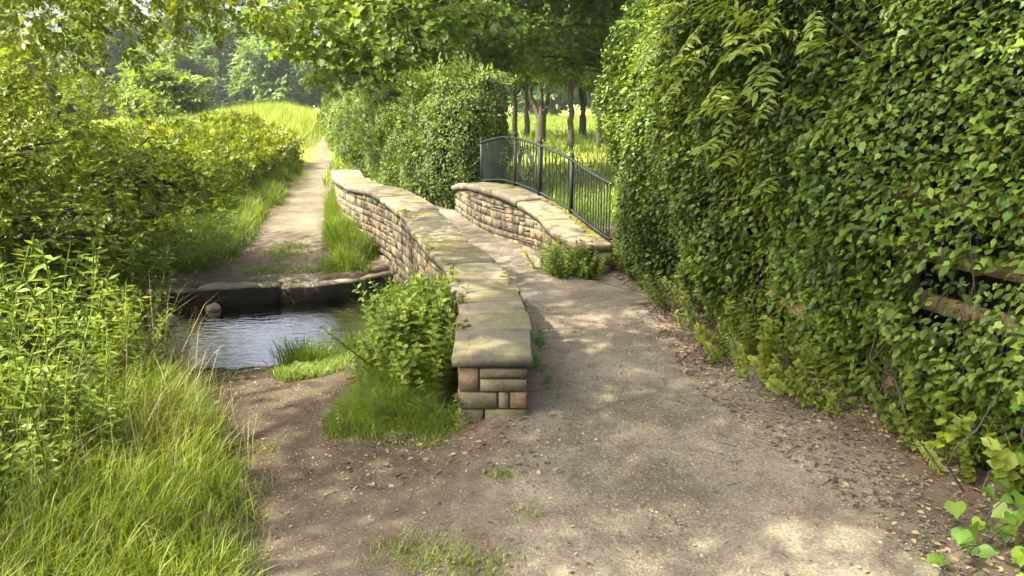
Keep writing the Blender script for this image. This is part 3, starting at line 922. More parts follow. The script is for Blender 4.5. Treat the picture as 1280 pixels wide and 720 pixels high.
def hedge_leaves(T, line, H, n, size, depth=.18, bulge=.25, nscale=1.2, seed=1, z0=.0, droop=.8, top_w=0.0, keep=None, ztop_noise=.3, lump=.45, upk=.55, outk=.5):
    """leaf placements over the outer (left of travel) face of a plan line, and over its top"""
    line = np.asarray(line, float)
    d = np.concatenate([[0], np.cumsum(np.linalg.norm(np.diff(line, axis=0), axis=1))])
    tl = nrm(np.gradient(line, axis=0))
    frac = H / (H + top_w)
    s = rng.random(n) * d[-1]; side = rng.random(n) < frac
    x = np.interp(s, d, line[:, 0]); y = np.interp(s, d, line[:, 1])
    tx = np.interp(s, d, tl[:, 0]); ty = np.interp(s, d, tl[:, 1])
    out = nrm(np.stack([-ty, tx, np.zeros(n)], -1))
    u = rng.random(n); z = z0 + u * H
    hn = H + (fbm(xyz(x, y, 0), .9, seed + 50) - .5) * 2 * ztop_noise
    z = np.where(side, z0 + u * hn, z0 + hn)
    back = np.where(side, 0, rng.random(n) * top_w)
    uu = (z - z0) / H
    prof = bulge * np.sin(np.clip(uu, 0, 1) * math.pi) ** .6 - np.clip(uu - .82, 0, 1) ** 2 * 4 * bulge
    P = np.stack([x, y, z], -1)
    lmp = (fbm(P, nscale, seed, 3) - .5) * 2 * lump
    offs = np.where(side, prof + lmp, -back) - rng.exponential(depth, n) * side
    P = P + out * offs[:, None]
    P[:, 2] += np.where(side, 0, lmp * .6 - rng.exponential(depth, n))
    upn = np.where(side, upk, 2.0)[:, None] * np.array([[0, 0, 1.]])
    N = nrm(out + upn + jit(n, .45)); Y = nrm(np.array([[0, 0, -1.]]) * droop + out * outk + jit(n, .5))
    P[:, 2] = np.maximum(P[:, 2], height(P[:, 0], P[:, 1], False) + .01)
    if keep is not None:
        kk = keep(P); P, N, Y = P[kk], N[kk], Y[kk]
    S_ = size * rng.uniform(.6, 1.25, len(P))
    return P, Y, N, S_


def core_wall(mb, line, H, inset, z0=-.1, thick=.5, seed=3):  # solid dark core added inside a hedge to block light leaks
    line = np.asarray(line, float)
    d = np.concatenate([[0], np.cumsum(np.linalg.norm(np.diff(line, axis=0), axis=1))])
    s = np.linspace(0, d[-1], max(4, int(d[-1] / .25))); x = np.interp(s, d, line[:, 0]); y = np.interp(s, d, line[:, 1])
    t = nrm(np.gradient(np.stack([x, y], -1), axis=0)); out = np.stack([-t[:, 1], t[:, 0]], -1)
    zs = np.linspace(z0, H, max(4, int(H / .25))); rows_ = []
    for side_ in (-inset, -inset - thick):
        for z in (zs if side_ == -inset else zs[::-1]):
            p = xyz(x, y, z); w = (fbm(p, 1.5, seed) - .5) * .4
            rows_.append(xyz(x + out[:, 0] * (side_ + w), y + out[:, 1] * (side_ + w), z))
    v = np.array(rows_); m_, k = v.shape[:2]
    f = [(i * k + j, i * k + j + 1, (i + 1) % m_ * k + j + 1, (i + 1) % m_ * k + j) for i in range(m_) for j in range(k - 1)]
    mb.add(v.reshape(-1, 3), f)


# ------------------------------------------------------------------ right: ivy over a rail fence
IVY = [(3.4, 9.5), (2.3, 9.4), (1.56, 9.2), (1.24, 8.7), (1.47, 7.7), (1.72, 6.5), (1.88, 5.4), (2.12, 4.5), (2.3, 3.9), (2.55, 3.3), (2.95, 2.3), (3.4, 1.0), (3.8, -1.0)]
IVY = [(x - 0, y) for x, y in IVY][::-1]                       # travel so that the left side faces the path
hv = thing('ivy_hedge', (2.0, 5.5, 0), 'tall wall of dark ivy smothering the wooden fence on the right of the path', 'hedge')


def keep_ivy(P):
    # thinner foliage low down and round the bare rails near the viewer
    n_ = fbm(P, 2.2, 77)
    low = sstep(.0, .35, P[:, 2]); rail = np.exp(-((P[:, 1] - 3.72) / .30) ** 2) * np.exp(-((P[:, 2] - 1.05) / .26) ** 2)
    return rng.random(len(P)) < np.clip((.35 + .65 * low) * (1 - .93 * rail) * (0.75 + n_ * .5), 0, 1)


mb = MB()
P, Y, N, S_ = hedge_leaves(T_ivy, IVY, 4.3, 250000, .040, .13, .20, 1.15, 12, .02, .65, .8, keep_ivy, .4, .55, .85, .8)
P[:, 0] += .55 * sstep(1.7, 3.6, P[:, 2]) * sstep(6.3, 8.6, P[:, 1])      # the far top of the ivy leans back from the railing
S_ = S_ * (.7 + .75 * fbm(P, 1.1, 140)) * rng.uniform(.7, 1.3, len(P))
tn_ = np.clip(tone(P, 1.6, 5, .5) * .9 + .02, 0, .965); tn_ = np.where(rng.random(len(P)) > .994, 1.0, tn_)
kind_ = fbm(P, 1.5, 150) + rng.normal(0, .06, len(P)); a_ = kind_ < .5
mb.inst(T_ivy, P[a_], Y[a_], N[a_], S_[a_], tn_[a_])
mb.inst(T_ovate, P[~a_], Y[~a_], N[~a_], S_[~a_] * 1.25, np.clip(tn_[~a_] + .1, 0, .97))
mb.build('foliage', M['ivy'], hv)
mb = MB()
P, Y, N, S_ = hedge_leaves(T_ivy, IVY, 4.2, 15000, .044, .03, .26, 1.15, 12, .05, .6, .8, keep_ivy, .4, .58)
P[:, 0] += .55 * sstep(1.7, 3.6, P[:, 2]) * sstep(6.3, 8.6, P[:, 1])
kk = fbm(P, 1.4, 90) > .48; P, Y, N, S_ = P[kk], Y[kk], N[kk], S_[kk]
mb.inst(T_ivy, P, nrm(Y + [[-.3, -.2, .4]]), N, S_, tone(P, 2, 4, .3))
mb.build('young_leaf', M['young'], hv)
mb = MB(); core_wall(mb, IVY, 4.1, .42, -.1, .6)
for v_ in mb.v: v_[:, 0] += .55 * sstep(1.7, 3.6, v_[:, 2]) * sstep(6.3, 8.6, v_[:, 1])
mb.build('light_block', M['core'], hv)  # added slab behind the leaves, keeps light from showing through
mb = MB()
for k in range(60):
    s_ = rng.random(); i = 2 + s_ * (len(IVY) - 5); a = int(i); p = np.array(IVY[a]) * (1 - i + a) + np.array(IVY[a + 1]) * (i - a)
    z = 0.0; q = [p[0] + .1 * rng.normal() + .14, p[1] + .1 * rng.normal(), 0]
    pts = [list(q)]
    for _ in range(7):
        q = [q[0] + rng.normal(0, .06), q[1] + rng.normal(0, .08), q[2] + rng.uniform(.08, .32)]; pts.append(list(q))
    mb.tube(pts, np.linspace(.007, .002, 8), 4)
mb.build('stem', M['bark'], hv)

fe = thing('wooden_fence', (2.2, 5.0, 0), 'weathered wooden rail fence mostly hidden inside the ivy on the right', 'fence')
FL = np.array([(1.52, 8.3), (1.83, 6.5), (2.03, 5.3), (2.24, 4.4), (2.40, 3.85), (2.62, 3.3), (3.0, 2.4)]); FL = FL + [.10, .02]
for zr in (.5, .89, 1.17, 1.47):
    mb = MB()
    for a, e in zip(FL[:-1], FL[1:]):
        t = (e - a) / np.linalg.norm(e - a); n_ = np.array([-t[1], t[0]]); A = a - t * .02; B = e + t * .02; v = []
        for q in (A, B):
            for ox, oz in ((-.018, -.048), (.018, -.048), (.018, .048), (-.018, .048)): v.append((q[0] + n_[0] * ox, q[1] + n_[1] * ox, zr + oz + rng.normal(0, .004)))
        mb.add(np.array(v), [(0, 1, 5, 4), (1, 2, 6, 5), (2, 3, 7, 6), (3, 0, 4, 7), (0, 3, 2, 1), (4, 5, 6, 7)])
    mb.build('rail', M['fencewood'], fe)
for i in (1, 3, 5):
    mb = MB(); mb.box((FL[i][0] + .08, FL[i][1] + .02, .75), (.1, .1, 1.7), .3); mb.build('post', M['fencewood'], fe)

rw = thing('rowan_bush', (2.3, 6.3, 0), 'bright feathery rowan sprays poking out of the upper ivy', 'bush')
mb = MB(); st = MB()
for (x, y, z, n_) in [(1.75, 6.6, 2.55, 9), (1.8, 6.3, 2.3, 8), (1.85, 5.9, 2.6, 10), (1.9, 5.6, 2.35, 9), (1.95, 5.3, 2.65, 9), (1.98, 5.2, 2.1, 6), (2.05, 4.9, 2.45, 9), (1.8, 6.2, 2.85, 8), (2.1, 4.6, 2.55, 7), (1.75, 6.8, 2.2, 5), (1.95, 5.5, 1.9, 5), (1.7, 7.2, 2.9, 7)]:
    c0 = np.array([x - .38, y - .05, z]); P = c0 + rng.normal(0, .16, (n_, 3)) * [1, 1.4, 1]
    Y = nrm(np.array([[-.6, -.45, -.25]]) + jit(n_, .4)); N = nrm(np.array([[-.3, -.2, 1.]]) + jit(n_, .3))
    mb.inst(T_pinn, P, Y, N, rng.uniform(.22, .34, n_))
    st.tube([c0 + [.9, .1, -.9], c0 + [.45, .08, -.3], c0], [.014, .010, .004], 5)
mb.build('foliage', M['bright'], rw); st.build('stem', M['bark'], rw)

# ------------------------------------------------------------------ low plants
def nettle(seed, h=1.0, T=T_ovate, pairs=13, leaf=.125):
    r_ = np.random.default_rng(seed); it = []
    for k in range(pairs):
        y = .12 + .86 * k / pairs; l_ = leaf * (1.05 - .55 * abs(y - .45)); rot = k * 1.57 + r_.normal(0, .2)
        for s_ in (0, math.pi):
            a = rot + s_; it.append((T, (0, y, 0), (math.cos(a), .25 - .3 * (1 - y) + r_.normal(0, .15), math.sin(a)), (r_.normal(0, .2), 1, r_.normal(0, .2)), l_))
    v, f = compose(it); n_ = len(v)
    st = []
    for y, w in ((0, .012), (.5, .009), (1, .004)):
        for k in range(3): st.append((w * math.cos(k * 2.09), y, w * math.sin(k * 2.09)))
    f += [(n_ + i * 3 + k, n_ + i * 3 + (k + 1) % 3, n_ + i * 3 + 3 + (k + 1) % 3, n_ + i * 3 + 3 + k) for i in (0, 1) for k in range(3)]
    return np.concatenate([v, st]), f


NET = [nettle(i) for i in (1, 2)]
WEED = [nettle(i, T=T_long, pairs=18, leaf=.12) for i in (3, 4)]
FINE = [nettle(i, T=T_rhomb, pairs=20, leaf=.085) for i in (7, 8)]
BRAM = [nettle(i, T=T_vine, pairs=10, leaf=.11) for i in (5, 6)]


def in_poly(x, y, poly):
    c_ = np.zeros(len(x), bool); p = np.asarray(poly)
    for (ax, ay), (bx, by) in zip(p, np.roll(p, -1, 0)):
        c_ ^= ((ay > y) != (by > y)) & (x < (bx - ax) * (y - ay) / (by - ay + 1e-12) + ax)
    return c_


def scatter(poly, n, clump=0.0, seed=1, csc=1.5):
    p = np.asarray(poly); lo, hi = p.min(0), p.max(0); out = []
    tot = 0
    while tot < n:
        q = lo + rng.random((n * 2, 2)) * (hi - lo); k = in_poly(q[:, 0], q[:, 1], poly)
        if clump > 0: k &= rng.random(len(q)) < (1 - clump) + clump * sstep(.4, .62, fbm(xyz(q[:, 0], q[:, 1]), csc, seed))
        out.append(q[k]); tot += k.sum()
        if len(out) > 60: break
    return np.concatenate(out)[:n]


def grass(name, poly, n, h, wd, mat, seed=1, clump=.5, bend=.55, kind='stuff', csc=1.6, hvar=.5, label=None, cat='grass', lean=None, mask_path=True, mb=None, edge=0.0):
    q = scatter(poly, n, clump, seed, csc)
    if mask_path:
        pmv = pathmask(q[:, 0], q[:, 1]); q = q[rng.random(len(q)) > pmv * 1.3]
    n = len(q); P = xyz(q[:, 0], q[:, 1], height(q[:, 0], q[:, 1]) - .01)
    cl = fbm(xyz(q[:, 0], q[:, 1]), csc, seed + 3)
    H = h(q[:, 0], q[:, 1]) if callable(h) else np.full(n, h)
    H = H * rng.uniform(1 - hvar, 1 + hvar * .6, n) * (.55 + .9 * cl)
    if edge > 0:
        pl = list(poly) + [poly[0]]; dd = pline_dist(q[:, 0], q[:, 1], pl) + (cl - .5) * edge * 1.2
        H = H * (.18 + .82 * sstep(0, edge, dd)); kk = rng.random(n) < .25 + .75 * sstep(0, edge * .6, dd)
        P, H = P[kk], H[kk]; n = len(P)
    a = rng.random(n) * 6.283; D = np.stack([np.cos(a), np.sin(a)], -1)
    if lean is not None: D = nrm(D + np.asarray(lean))
    own = mb is None; mb = mb or MB()
    mb.blades(P, H, D, wd * rng.uniform(.6, 1.3, n), np.clip(rng.normal(bend, .25, n), .05, 1.3), np.clip(tone(P, .8, seed, .35), 0, 1))
    if own:
        o = mb.build(name, M[mat]); tag(o, label, cat, None, kind); return o


def plants(mb, T, poly, n, h, seed=1, clump=.3, lean=(0, 0), hv=.35, tilt=.22, avoid=True):
    q = scatter(poly, n, clump, seed)
    if avoid: q = q[rng.random(len(q)) > pathmask(q[:, 0], q[:, 1])]
    n = len(q); P = xyz(q[:, 0], q[:, 1], height(q[:, 0], q[:, 1]) - .01)
    H = (h(q[:, 0], q[:, 1]) if callable(h) else np.full(n, h)) * rng.uniform(1 - hv, 1 + hv, n)
    Y = nrm(np.array([[lean[0], lean[1], 1.]]) + rng.normal(0, tilt, (n, 3)) * [1, 1, 0]); a = rng.random(n) * 6.28
    N = np.stack([np.cos(a), np.sin(a), 0 * a], -1)
    mb.inst(T, P, Y, N, H, tone(P, 1.2, seed, .4))


# foreground left bank: grass and weeds
BANK = [(-.92, 2.2), (-1.1, 3.1), (-1.34, 3.8), (-1.8, 4.45), (-2.3, 5.0), (-2.75, 6.1), (-3.4, 6.5), (-6, 6.4), (-6.5, 2), (-2, 1.2), (-1.2, 1.8)]
grass('bank_grass', BANK, 105000, lambda x, y: np.interp(-x, [1.1, 1.5, 1.9, 2.5, 3.5], [.10, .22, .33, .44, .55]), .0048, 'grass', 5, .5, .6, label='long bright grass on the left bank', edge=.35, lean=(.18, -.1), mask_path=False)
WEEDP = [(-2.0, 3.3), (-2.35, 4.5), (-2.85, 5.6), (-3.2, 6.3), (-5.5, 6.6), (-6, 3), (-3.2, 2.4)]
grass('dry_straw', BANK, 5000, lambda x, y: np.interp(-x, [1.1, 1.5, 1.9, 2.5, 3.5], [.15, .3, .5, .7, .8]), .0035, 'straw', 6, .4, .5, label='dry pale grass stalks among the green bank grass', lean=(.2, -.1), mask_path=False)
w = thing('tall_weeds', (-3, 4.6, 0), 'tall leafy weeds rising from the long grass on the left bank', 'weeds')
mb = MB()
plants(mb, WEED[0], WEEDP, 420, lambda x, y: np.interp(-x, [1.9, 2.6, 3.5, 5], [.35, .75, 1.05, 1.3]), 3, .3, (.12, -.02))
plants(mb, WEED[1], WEEDP, 420, lambda x, y: np.interp(-x, [1.9, 2.6, 3.5, 5], [.3, .6, .9, 1.2]), 4, .3, (.1, 0))
plants(mb, FINE[0], WEEDP, 900, lambda x, y: np.interp(-x, [1.9, 2.6, 3.5, 5], [.28, .55, .8, 1.1]), 6, .3, (.1, 0))
mb.build('foliage', M['bright'], w)
mb = MB()
q = scatter(WEEDP, 300, .2, 8); P = xyz(q[:, 0], q[:, 1], height(q[:, 0], q[:, 1]))
for p in P[:220]:
    hh = rng.uniform(.5, 1.2) * np.interp(-p[0], [1.9, 3], [.6, 1]); dx, dy = rng.normal(.08, .12), rng.normal(0, .12)
    mb.tube([p, p + [dx * .4, dy * .4, hh * .6], p + [dx * 1.3, dy * 1.3, hh]], [.003, .0025, .001], 3)
mb.build('stalk', M['meadow'], w)

# weeds between the ford track and the parapet
NB = [(-.2, 4.3), (-.45, 4.05), (-.8, 4.15), (-1.18, 4.25), (-1.36, 5.0), (-1.25, 5.6), (-1.15, 6.1), (-1.2, 6.7), (-1.3, 7.4), (-1.2, 7.9), (-.98, 7.4), (-.78, 6.6), (-.52, 6.0), (-.42, 5.2)]
grass('verge_grass', NB, 30000, lambda x, y: np.interp(x, [-1.3, -1.05, -.85, -.5], [.06, .17, .28, .36]) * np.interp(y, [4.3, 4.6], [.55, 1]), .004, 'verge', 7, .45, .7, label='fine soft grass beside the near end of the parapet', edge=.28, mask_path=False, lean=(-.3, -.25))
grass('verge_grass', [(-.50, 4.6), (-.9, 4.7), (-1.1, 5.5), (-1.1, 6.3), (-1.2, 6.9), (-.85, 6.7), (-.58, 6.0), (-.49, 5.2)], 9000, .52, .0045, 'verge', 8, .3, .6, label='longer grass stalks growing through the weeds beside the parapet', mask_path=False, lean=(-.2, -.15), edge=.15)
w = thing('weed_clump', (-.8, 5.6, 0), 'dense green nettles and docks crowding the stream side of the parapet', 'weeds')
NB2 = [(-.46, 4.7), (-.85, 4.9), (-1.0, 5.5), (-1.02, 6.2), (-1.15, 6.9), (-1.3, 7.5), (-1.1, 7.6), (-.85, 6.7), (-.58, 6.0), (-.47, 5.2)]
mb = MB()
hh_ = lambda x, y: np.interp(y, [4.5, 5.0, 5.6, 6.2, 6.8, 7.4], [.34, .52, .57, .46, .24, .12]) * np.interp(x, [-1.4, -.7], [.55, 1.05])
plants(mb, NET[0], NB2, 330, hh_, 12, .2, (-.04, -.05)); plants(mb, NET[1], NB2, 230, hh_, 13, .2, (-.06, -.05)); plants(mb, WEED[0], NB2, 260, hh_, 14, .2, (-.08, -.1)); plants(mb, NET[1], NB, 120, .17, 15, .5, (-.2, -.2), .5, .4); plants(mb, FINE[1], NB2, 130, lambda x, y: 1.15 * hh_(x, y), 16, .4, (-.1, -.1), .4, .3)
mb.build('foliage', M['bright'], w)
mb = MB()
for k in range(12):      # broad dock leaves close to the wall
    y = rng.uniform(4.45, 6.6); x = np.interp(y, CL.p[:, 1], CL.p[:, 0]) - .49 - rng.uniform(.02, .2); z = height(x, y)
    mb.inst(T_ovate, np.array([[x, y, z + rng.uniform(.05, .42)]]), np.array([[-.7 + rng.normal(0, .3), -.5 + rng.normal(0, .3), rng.normal(.1, .4)]]), np.array([[-.1, -.3, 1.]]), rng.uniform(.07, .12))
mb.build('dock_leaf', M['hedge'], w)

# tuft and rosette on the ford beach
TU = [(-2.05, 6.2), (-1.75, 6.55), (-1.45, 6.5), (-1.25, 6.0), (-1.35, 5.5), (-1.75, 5.35), (-1.95, 5.7)]
w = thing('grass_tuft', (-1.8, 6.2, -.25), 'dark rushy tuft with low leaves on the muddy edge of the ford', 'plant')
mb = MB()
for (cx_, cy_, n_, h_, r_) in [(-1.86, 6.30, 420, .24, .12), (-1.42, 6.42, 220, .26, .07)]:
    q = np.stack([rng.normal(cx_, r_, n_), rng.normal(cy_, r_ * .7, n_)], -1); D = nrm(q - [cx_, cy_ + .02] + rng.normal(0, .05, (n_, 2)))
    mb.blades(xyz(q[:, 0], q[:, 1], height(q[:, 0], q[:, 1])), h_ * rng.uniform(.5, 1.2, n_), D, np.full(n_, .007), rng.uniform(.1, .6, n_), rng.random(n_) * .4)
grass('x', TU, 2600, .10, .006, 'verge', 19, .3, .8, mask_path=False, mb=mb)
mb.build('blades', M['verge'], w)
mb = MB(); q = scatter(TU, 70, .3, 2); n_ = len(q); a = rng.random(n_) * 6.28
mb.inst(T_ovate, xyz(q[:, 0], q[:, 1], height(q[:, 0], q[:, 1]) + .02), np.stack([np.cos(a), np.sin(a), rng.uniform(.1, .7, n_)], -1), np.array([[0, 0, 1.]]) + jit(n_, .25), rng.uniform(.05, .10, n_))
mb.build('leaf', M['hedge'], w)

# far bank verges
V1 = [(-2.45, 8.85), (-2.5, 9.6), (-2.85, 11), (-3.25, 13), (-3.5, 14.4), (-3.2, 14.3), (-2.5, 12.2), (-2.2, 11.1), (-1.95, 10.3), (-1.75, 9.6), (-1.75, 8.95)]
grass('verge_grass', V1, 22000, lambda x, y: np.interp(y, [8.9, 9.6, 14], [.14, .30, .36]), .008, 'verge', 23, .2, .5, label='tall green grass between the far path and the bridge wall', edge=.3, mask_path=False)
V2 = [(-3.5, 8.75), (-3.55, 10), (-3.75, 11.5), (-4.3, 14), (-5.1, 18), (-6.3, 23), (-8.5, 23), (-7, 14), (-6, 9.5), (-5.5, 8.3), (-4.3, 8.55)]
grass('verge_grass', V2, 42000, lambda x, y: .26 + .1 * (y > 12), .011, 'verge', 29, .3, .55, label='lush grass sloping down to the far path from the left bushes', edge=.5)
V3 = [(-2.9, 8.72), (-3.3, 8.75), (-3.35, 9.5), (-3.0, 9.6)]
grass('path_grass', [(-3.5, 8.7), (-2.3, 8.85), (-2.5, 10.2), (-3.3, 10.4)], 2200, .06, .006, 'verge', 33, .85, .7, label='sparse short grass growing through the mouth of the far path', mask_path=False, csc=2.6)
V4 = [(-6.25, 22.0), (-7.95, 32), (-11.35, 48), (-16.5, 70), (-26, 70), (-24, 40), (-14, 26), (-9.5, 22.5)]
grass('tall_meadow_grass', V4, 60000, lambda x, y: np.interp(y, [22, 30, 60], [.65, .8, .95]), .022, 'meadow', 37, .3, .4, label='sunlit tall yellow green grass left of the far path', edge=1.0, mask_path=False, csc=.5)
V5 = [(-4.1, 16), (-5.35, 22.5), (-7.9, 34), (-12, 55), (-9, 55), (-5, 34), (-3.6, 22.5)]
grass('tall_meadow_grass', V5, 9000, .3, .03, 'meadow', 39, .3, .4, label='tall grass along the right edge of the far path', mask_path=False, csc=.6)
FIELD = [(-2, 21), (0, 14), (3, 13), (9, 16), (26, 60), (30, 95), (-12, 95), (-8, 45)]
grass('field_grass', FIELD, 60000, lambda x, y: np.interp(y, [14, 25, 45, 90], [.28, .32, .42, .7]), .03, 'verge', 41, .3, .5, label='bright grass under and beyond the field trees', mask_path=False, csc=.4)
grass('rough_grass', [(.75, 10.2), (1.5, 9.6), (6, 9.8), (9, 16), (3, 14), (-.2, 14), (-.2, 12.5)], 16000, .34, .012, 'verge', 47, .3, .5, label='rough bright grass just behind the iron railing', mask_path=False)
FIELD2 = [(-14, 30), (-26, 45), (-45, 95), (-12, 95), (-22, 70)]
grass('field_grass', FIELD2, 20000, lambda x, y: np.interp(y, [30, 95], [.45, .8]), .05, 'meadow', 43, .3, .5, label='pale hay meadow beyond the left bushes', mask_path=False, csc=.3)

# weeds at the foot of the ivy
w = thing('brambles', (1.7, 6, 0), 'low leafy brambles and nettles along the foot of the ivy hedge', 'bush')
FT = [(1.0, 8.8), (1.25, 7.9), (1.33, 7.0), (1.42, 6.2), (1.45, 5.4), (1.55, 4.9), (1.85, 4.5), (2.05, 4.0), (2.35, 3.5), (2.75, 3.0), (3.3, 3.2), (2.6, 4.5), (2.2, 5.8), (1.9, 7.2), (1.6, 8.9)]
mb = MB()
hf = lambda x, y: np.interp(y, [3, 4, 5, 6, 8.8], [.45, .42, .36, .34, .3])
plants(mb, BRAM[0], FT, 80, hf, 51, .9, (-.4, -.15), .5, .45, False); plants(mb, BRAM[1], FT, 70, hf, 52, .9, (-.45, -.1), .5, .45, False); plants(mb, NET[0], FT, 130, hf, 53, .9, (-.3, -.1), .5, .4, False); plants(mb, WEED[0], FT, 110, hf, 54, .9, (-.4, -.1), .5, .4, False)
mb.build('foliage', M['bush'], w)

# ivy trailing out at the lower right corner
w = thing('trailing_vine', (2.2, 2.9, 0), 'large pale green vine leaves trailing over the leaf litter in the lower right corner', 'plant')
mb = MB(); st = MB()
for (x0, y0, dx, n_) in [(2.55, 2.95, -.75, 9), (2.75, 2.75, -.7, 9), (2.45, 2.55, -.55, 8), (2.8, 3.15, -.5, 8), (2.5, 3.3, -.35, 6), (2.2, 2.45, -.35, 10), (2.7, 2.9, -.6, 14), (2.6, 3.1, -.5, 14), (2.5, 2.75, -.5, 12), (2.35, 2.62, -.5, 14), (2.3, 2.95, -.4, 12)]:
    pts = [np.array([x0 + dx * t, y0 + .1 * math.sin(5 * t) - .06 * t, height(x0 + dx * t, y0) + .16 * (1 - t) + .05 * math.sin(9 * t) + .05]) for t in np.linspace(0, 1, 10)]
    st.tube(pts, .003, 4)
    P = np.array([pts[int(i)] for i in np.linspace(0, 9, n_)]) + rng.normal(0, .03, (n_, 3)) + [0, 0, .03]
    mb.inst(T_vine, P, np.array([[-.5, -.6, -.15]]) + jit(n_, .45), np.array([[-.1, -.35, 1.]]) + jit(n_, .35), rng.uniform(.05, .10, n_))
mb.build('leaf', M['young'], w); st.build('stem', M['bark'], w)

# plants by the right parapet's near end
w = thing('flowering_plant', (.55, 7.75, .15), 'yellow green leafy plant with small red flowers at the end of the right parapet', 'plant')
mb = MB(); FP = [(.25, 8.3), (.38, 7.95), (.55, 7.7), (.9, 7.7), (1.0, 7.95), (.62, 7.97), (.47, 8.2)]
plants(mb, NET[1], FP, 46, .36, 61, .1, (-.1, -.1), .3, .3, False); plants(mb, BRAM[0], FP, 30, .34, 62, .1, (-.1, -.15), .3, .3, False)
mb.build('foliage', M['bright'], w)
mb = MB(); n_ = 26; P = np.array([.78, 7.86, .55]) + rng.normal(0, 1, (n_, 3)) * [.10, .05, .04]
mb.inst(T_rhomb, P, np.array([[-.1, -.4, .6]]) + jit(n_, .6), jit(n_, 1), .045); mb.build('petal', M['flower'], w)

# small green growth along the path edges
w = MB()
for (x, y, n_, r_) in [(.16, 5.2, 45, .03), (.22, 4.8, 22, .03), (.20, 5.75, 60, .04), (.10, 6.4, 60, .05)]:
    q = np.stack([rng.normal(x + .02, r_ * .5, n_), rng.normal(y, r_ * 3, n_)], -1); a = rng.random(n_) * 6.28
    q[:, 0] = np.maximum(q[:, 0], np.interp(q[:, 1], CL.p[:, 1], CL.p[:, 0]) + .01)
    w.inst(T_ovate, xyz(q[:, 0], q[:, 1], height(q[:, 0], q[:, 1]) + .01 + rng.random(n_) * .05), np.stack([np.cos(a) + .4, np.sin(a), rng.uniform(-.1, .6, n_)], -1), np.array([[0, 0, 1.]]) + jit(n_, .35), rng.uniform(.02, .05, n_))
tag(w.build('creeping_weed', M['young'], org=(.2, 5.4, .12)), 'low creeping weeds along the path side foot of the left parapet', 'plant')
mb = MB()
for (x, y, n_, r_) in [(-.28, 2.92, 300, .12), (-.12, 2.86, 200, .09), (-.48, 2.98, 260, .12), (-.3, 2.7, 150, .1), (-.05, 3.6, 80, .04), (.1, 3.25, 50, .04), (-1.5, 4.15, 60, .05)]:
    q = np.stack([rng.normal(x, r_, n_), rng.normal(y, r_ * .7, n_)], -1); a = rng.random(n_) * 6.28
    mb.blades(xyz(q[:, 0], q[:, 1], height(q[:, 0], q[:, 1]) - .004), rng.uniform(.015, .05, n_), np.stack([np.cos(a), np.sin(a)], -1), np.full(n_, .005), rng.uniform(.3, 1.2, n_), rng.random(n_) * .8)
tag(mb.build('short_grass', M['grass']), 'sparse short grass sprouting from the near track', 'grass', None, 'stuff')

# leaf litter and gravel
LIT = [(1.0, 8.6), (1.25, 7), (1.25, 5.6), (1.25, 4.6), (1.6, 3.6), (1.9, 2.6), (3.2, 2.4), (2.8, 4), (2.2, 6), (1.6, 8.6)]
mb = MB()
for poly, n_, sz in ((LIT, 8000, .027), ([(-2, 2.4), (1.6, 2.4), (1.4, 5), (.9, 8), (.2, 8), (.2, 4.3), (-.5, 4.3), (-1.7, 5.6), (-2.2, 5)], 1100, .020), ([(-.9, 3.6), (.3, 3.6), (.1, 4.3), (-1.1, 4.4)], 260, .03)):
    q = scatter(poly, n_, .5, 8); n_ = len(q); a = rng.random(n_) * 6.28
    mb.inst(T_ovate, xyz(q[:, 0], q[:, 1], height(q[:, 0], q[:, 1]) + .006), np.stack([np.cos(a), np.sin(a), rng.normal(0, .2, n_)], -1), np.array([[0, 0, 1.]]) + jit(n_, .3), sz * rng.uniform(.5, 1.5, n_), rng.random(n_) ** 1.3)
tag(mb.build('leaf_litter', M['litter']), 'dry brown fallen leaves along the path edges', 'leaves', None, 'stuff')
mb = MB()
for k in range(150):
    x, y = (rng.uniform(1.2, 2.6), rng.uniform(2.6, 7)) if k % 2 else (rng.uniform(-1.6, 1.4), rng.uniform(2.5, 6))
    a = rng.random() * 6.28; l_ = rng.uniform(.03, .12); z = height(x, y) + .006
    mb.tube([(x, y, z), (x + l_ * .5 * math.cos(a) + .006, y + l_ * .5 * math.sin(a), z + .004), (x + l_ * math.cos(a), y + l_ * math.sin(a), z)], [.002, .002, .001], 4)
tag(mb.build('fallen_twigs', M['bark']), 'thin fallen twigs scattered on the path', 'twigs', None, 'stuff')
PB = (np.array([(1, 0, 0), (0, 1, 0), (-1, 0, 0), (0, -1, 0), (.1, .1, .75), (.5, .6, .4), (-.55, .5, .45), (-.5, -.6, .35), (.6, -.5, .4)]), [(0, 5, 4), (5, 1, 4), (1, 6, 4), (6, 2, 4), (2, 7, 4), (7, 3, 4), (3, 8, 4), (8, 0, 4), (0, 1, 5), (1, 2, 6), (2, 3, 7), (3, 0, 8)])
q = scatter([(-2.4, 2.2), (2.6, 2.2), (2.2, 4.2), (1.5, 6), (1.2, 8.6), (0, 8.6), (.2, 4.2), (-.6, 4.2), (-1.4, 5.6), (-1.8, 6.6), (-2.6, 6.5), (-1.8, 4)], 30000, .3, 14, 2.5); n_ = len(q); a = rng.random(n_) * 6.28
mb = MB(); sz = .0018 + .0042 * rng.random(n_) ** 3.0 + .007 * (rng.random(n_) > .99)
mb.inst(PB, xyz(q[:, 0], q[:, 1], height(q[:, 0], q[:, 1]) - sz * .15), np.stack([np.cos(a), np.sin(a), 0 * a], -1), np.array([[0, 0, 1.]]) + jit(n_, .15), sz)
tag(mb.build('gravel', M['pebble']), 'loose gravel and small stones on the trodden path', 'gravel', None, 'stuff')

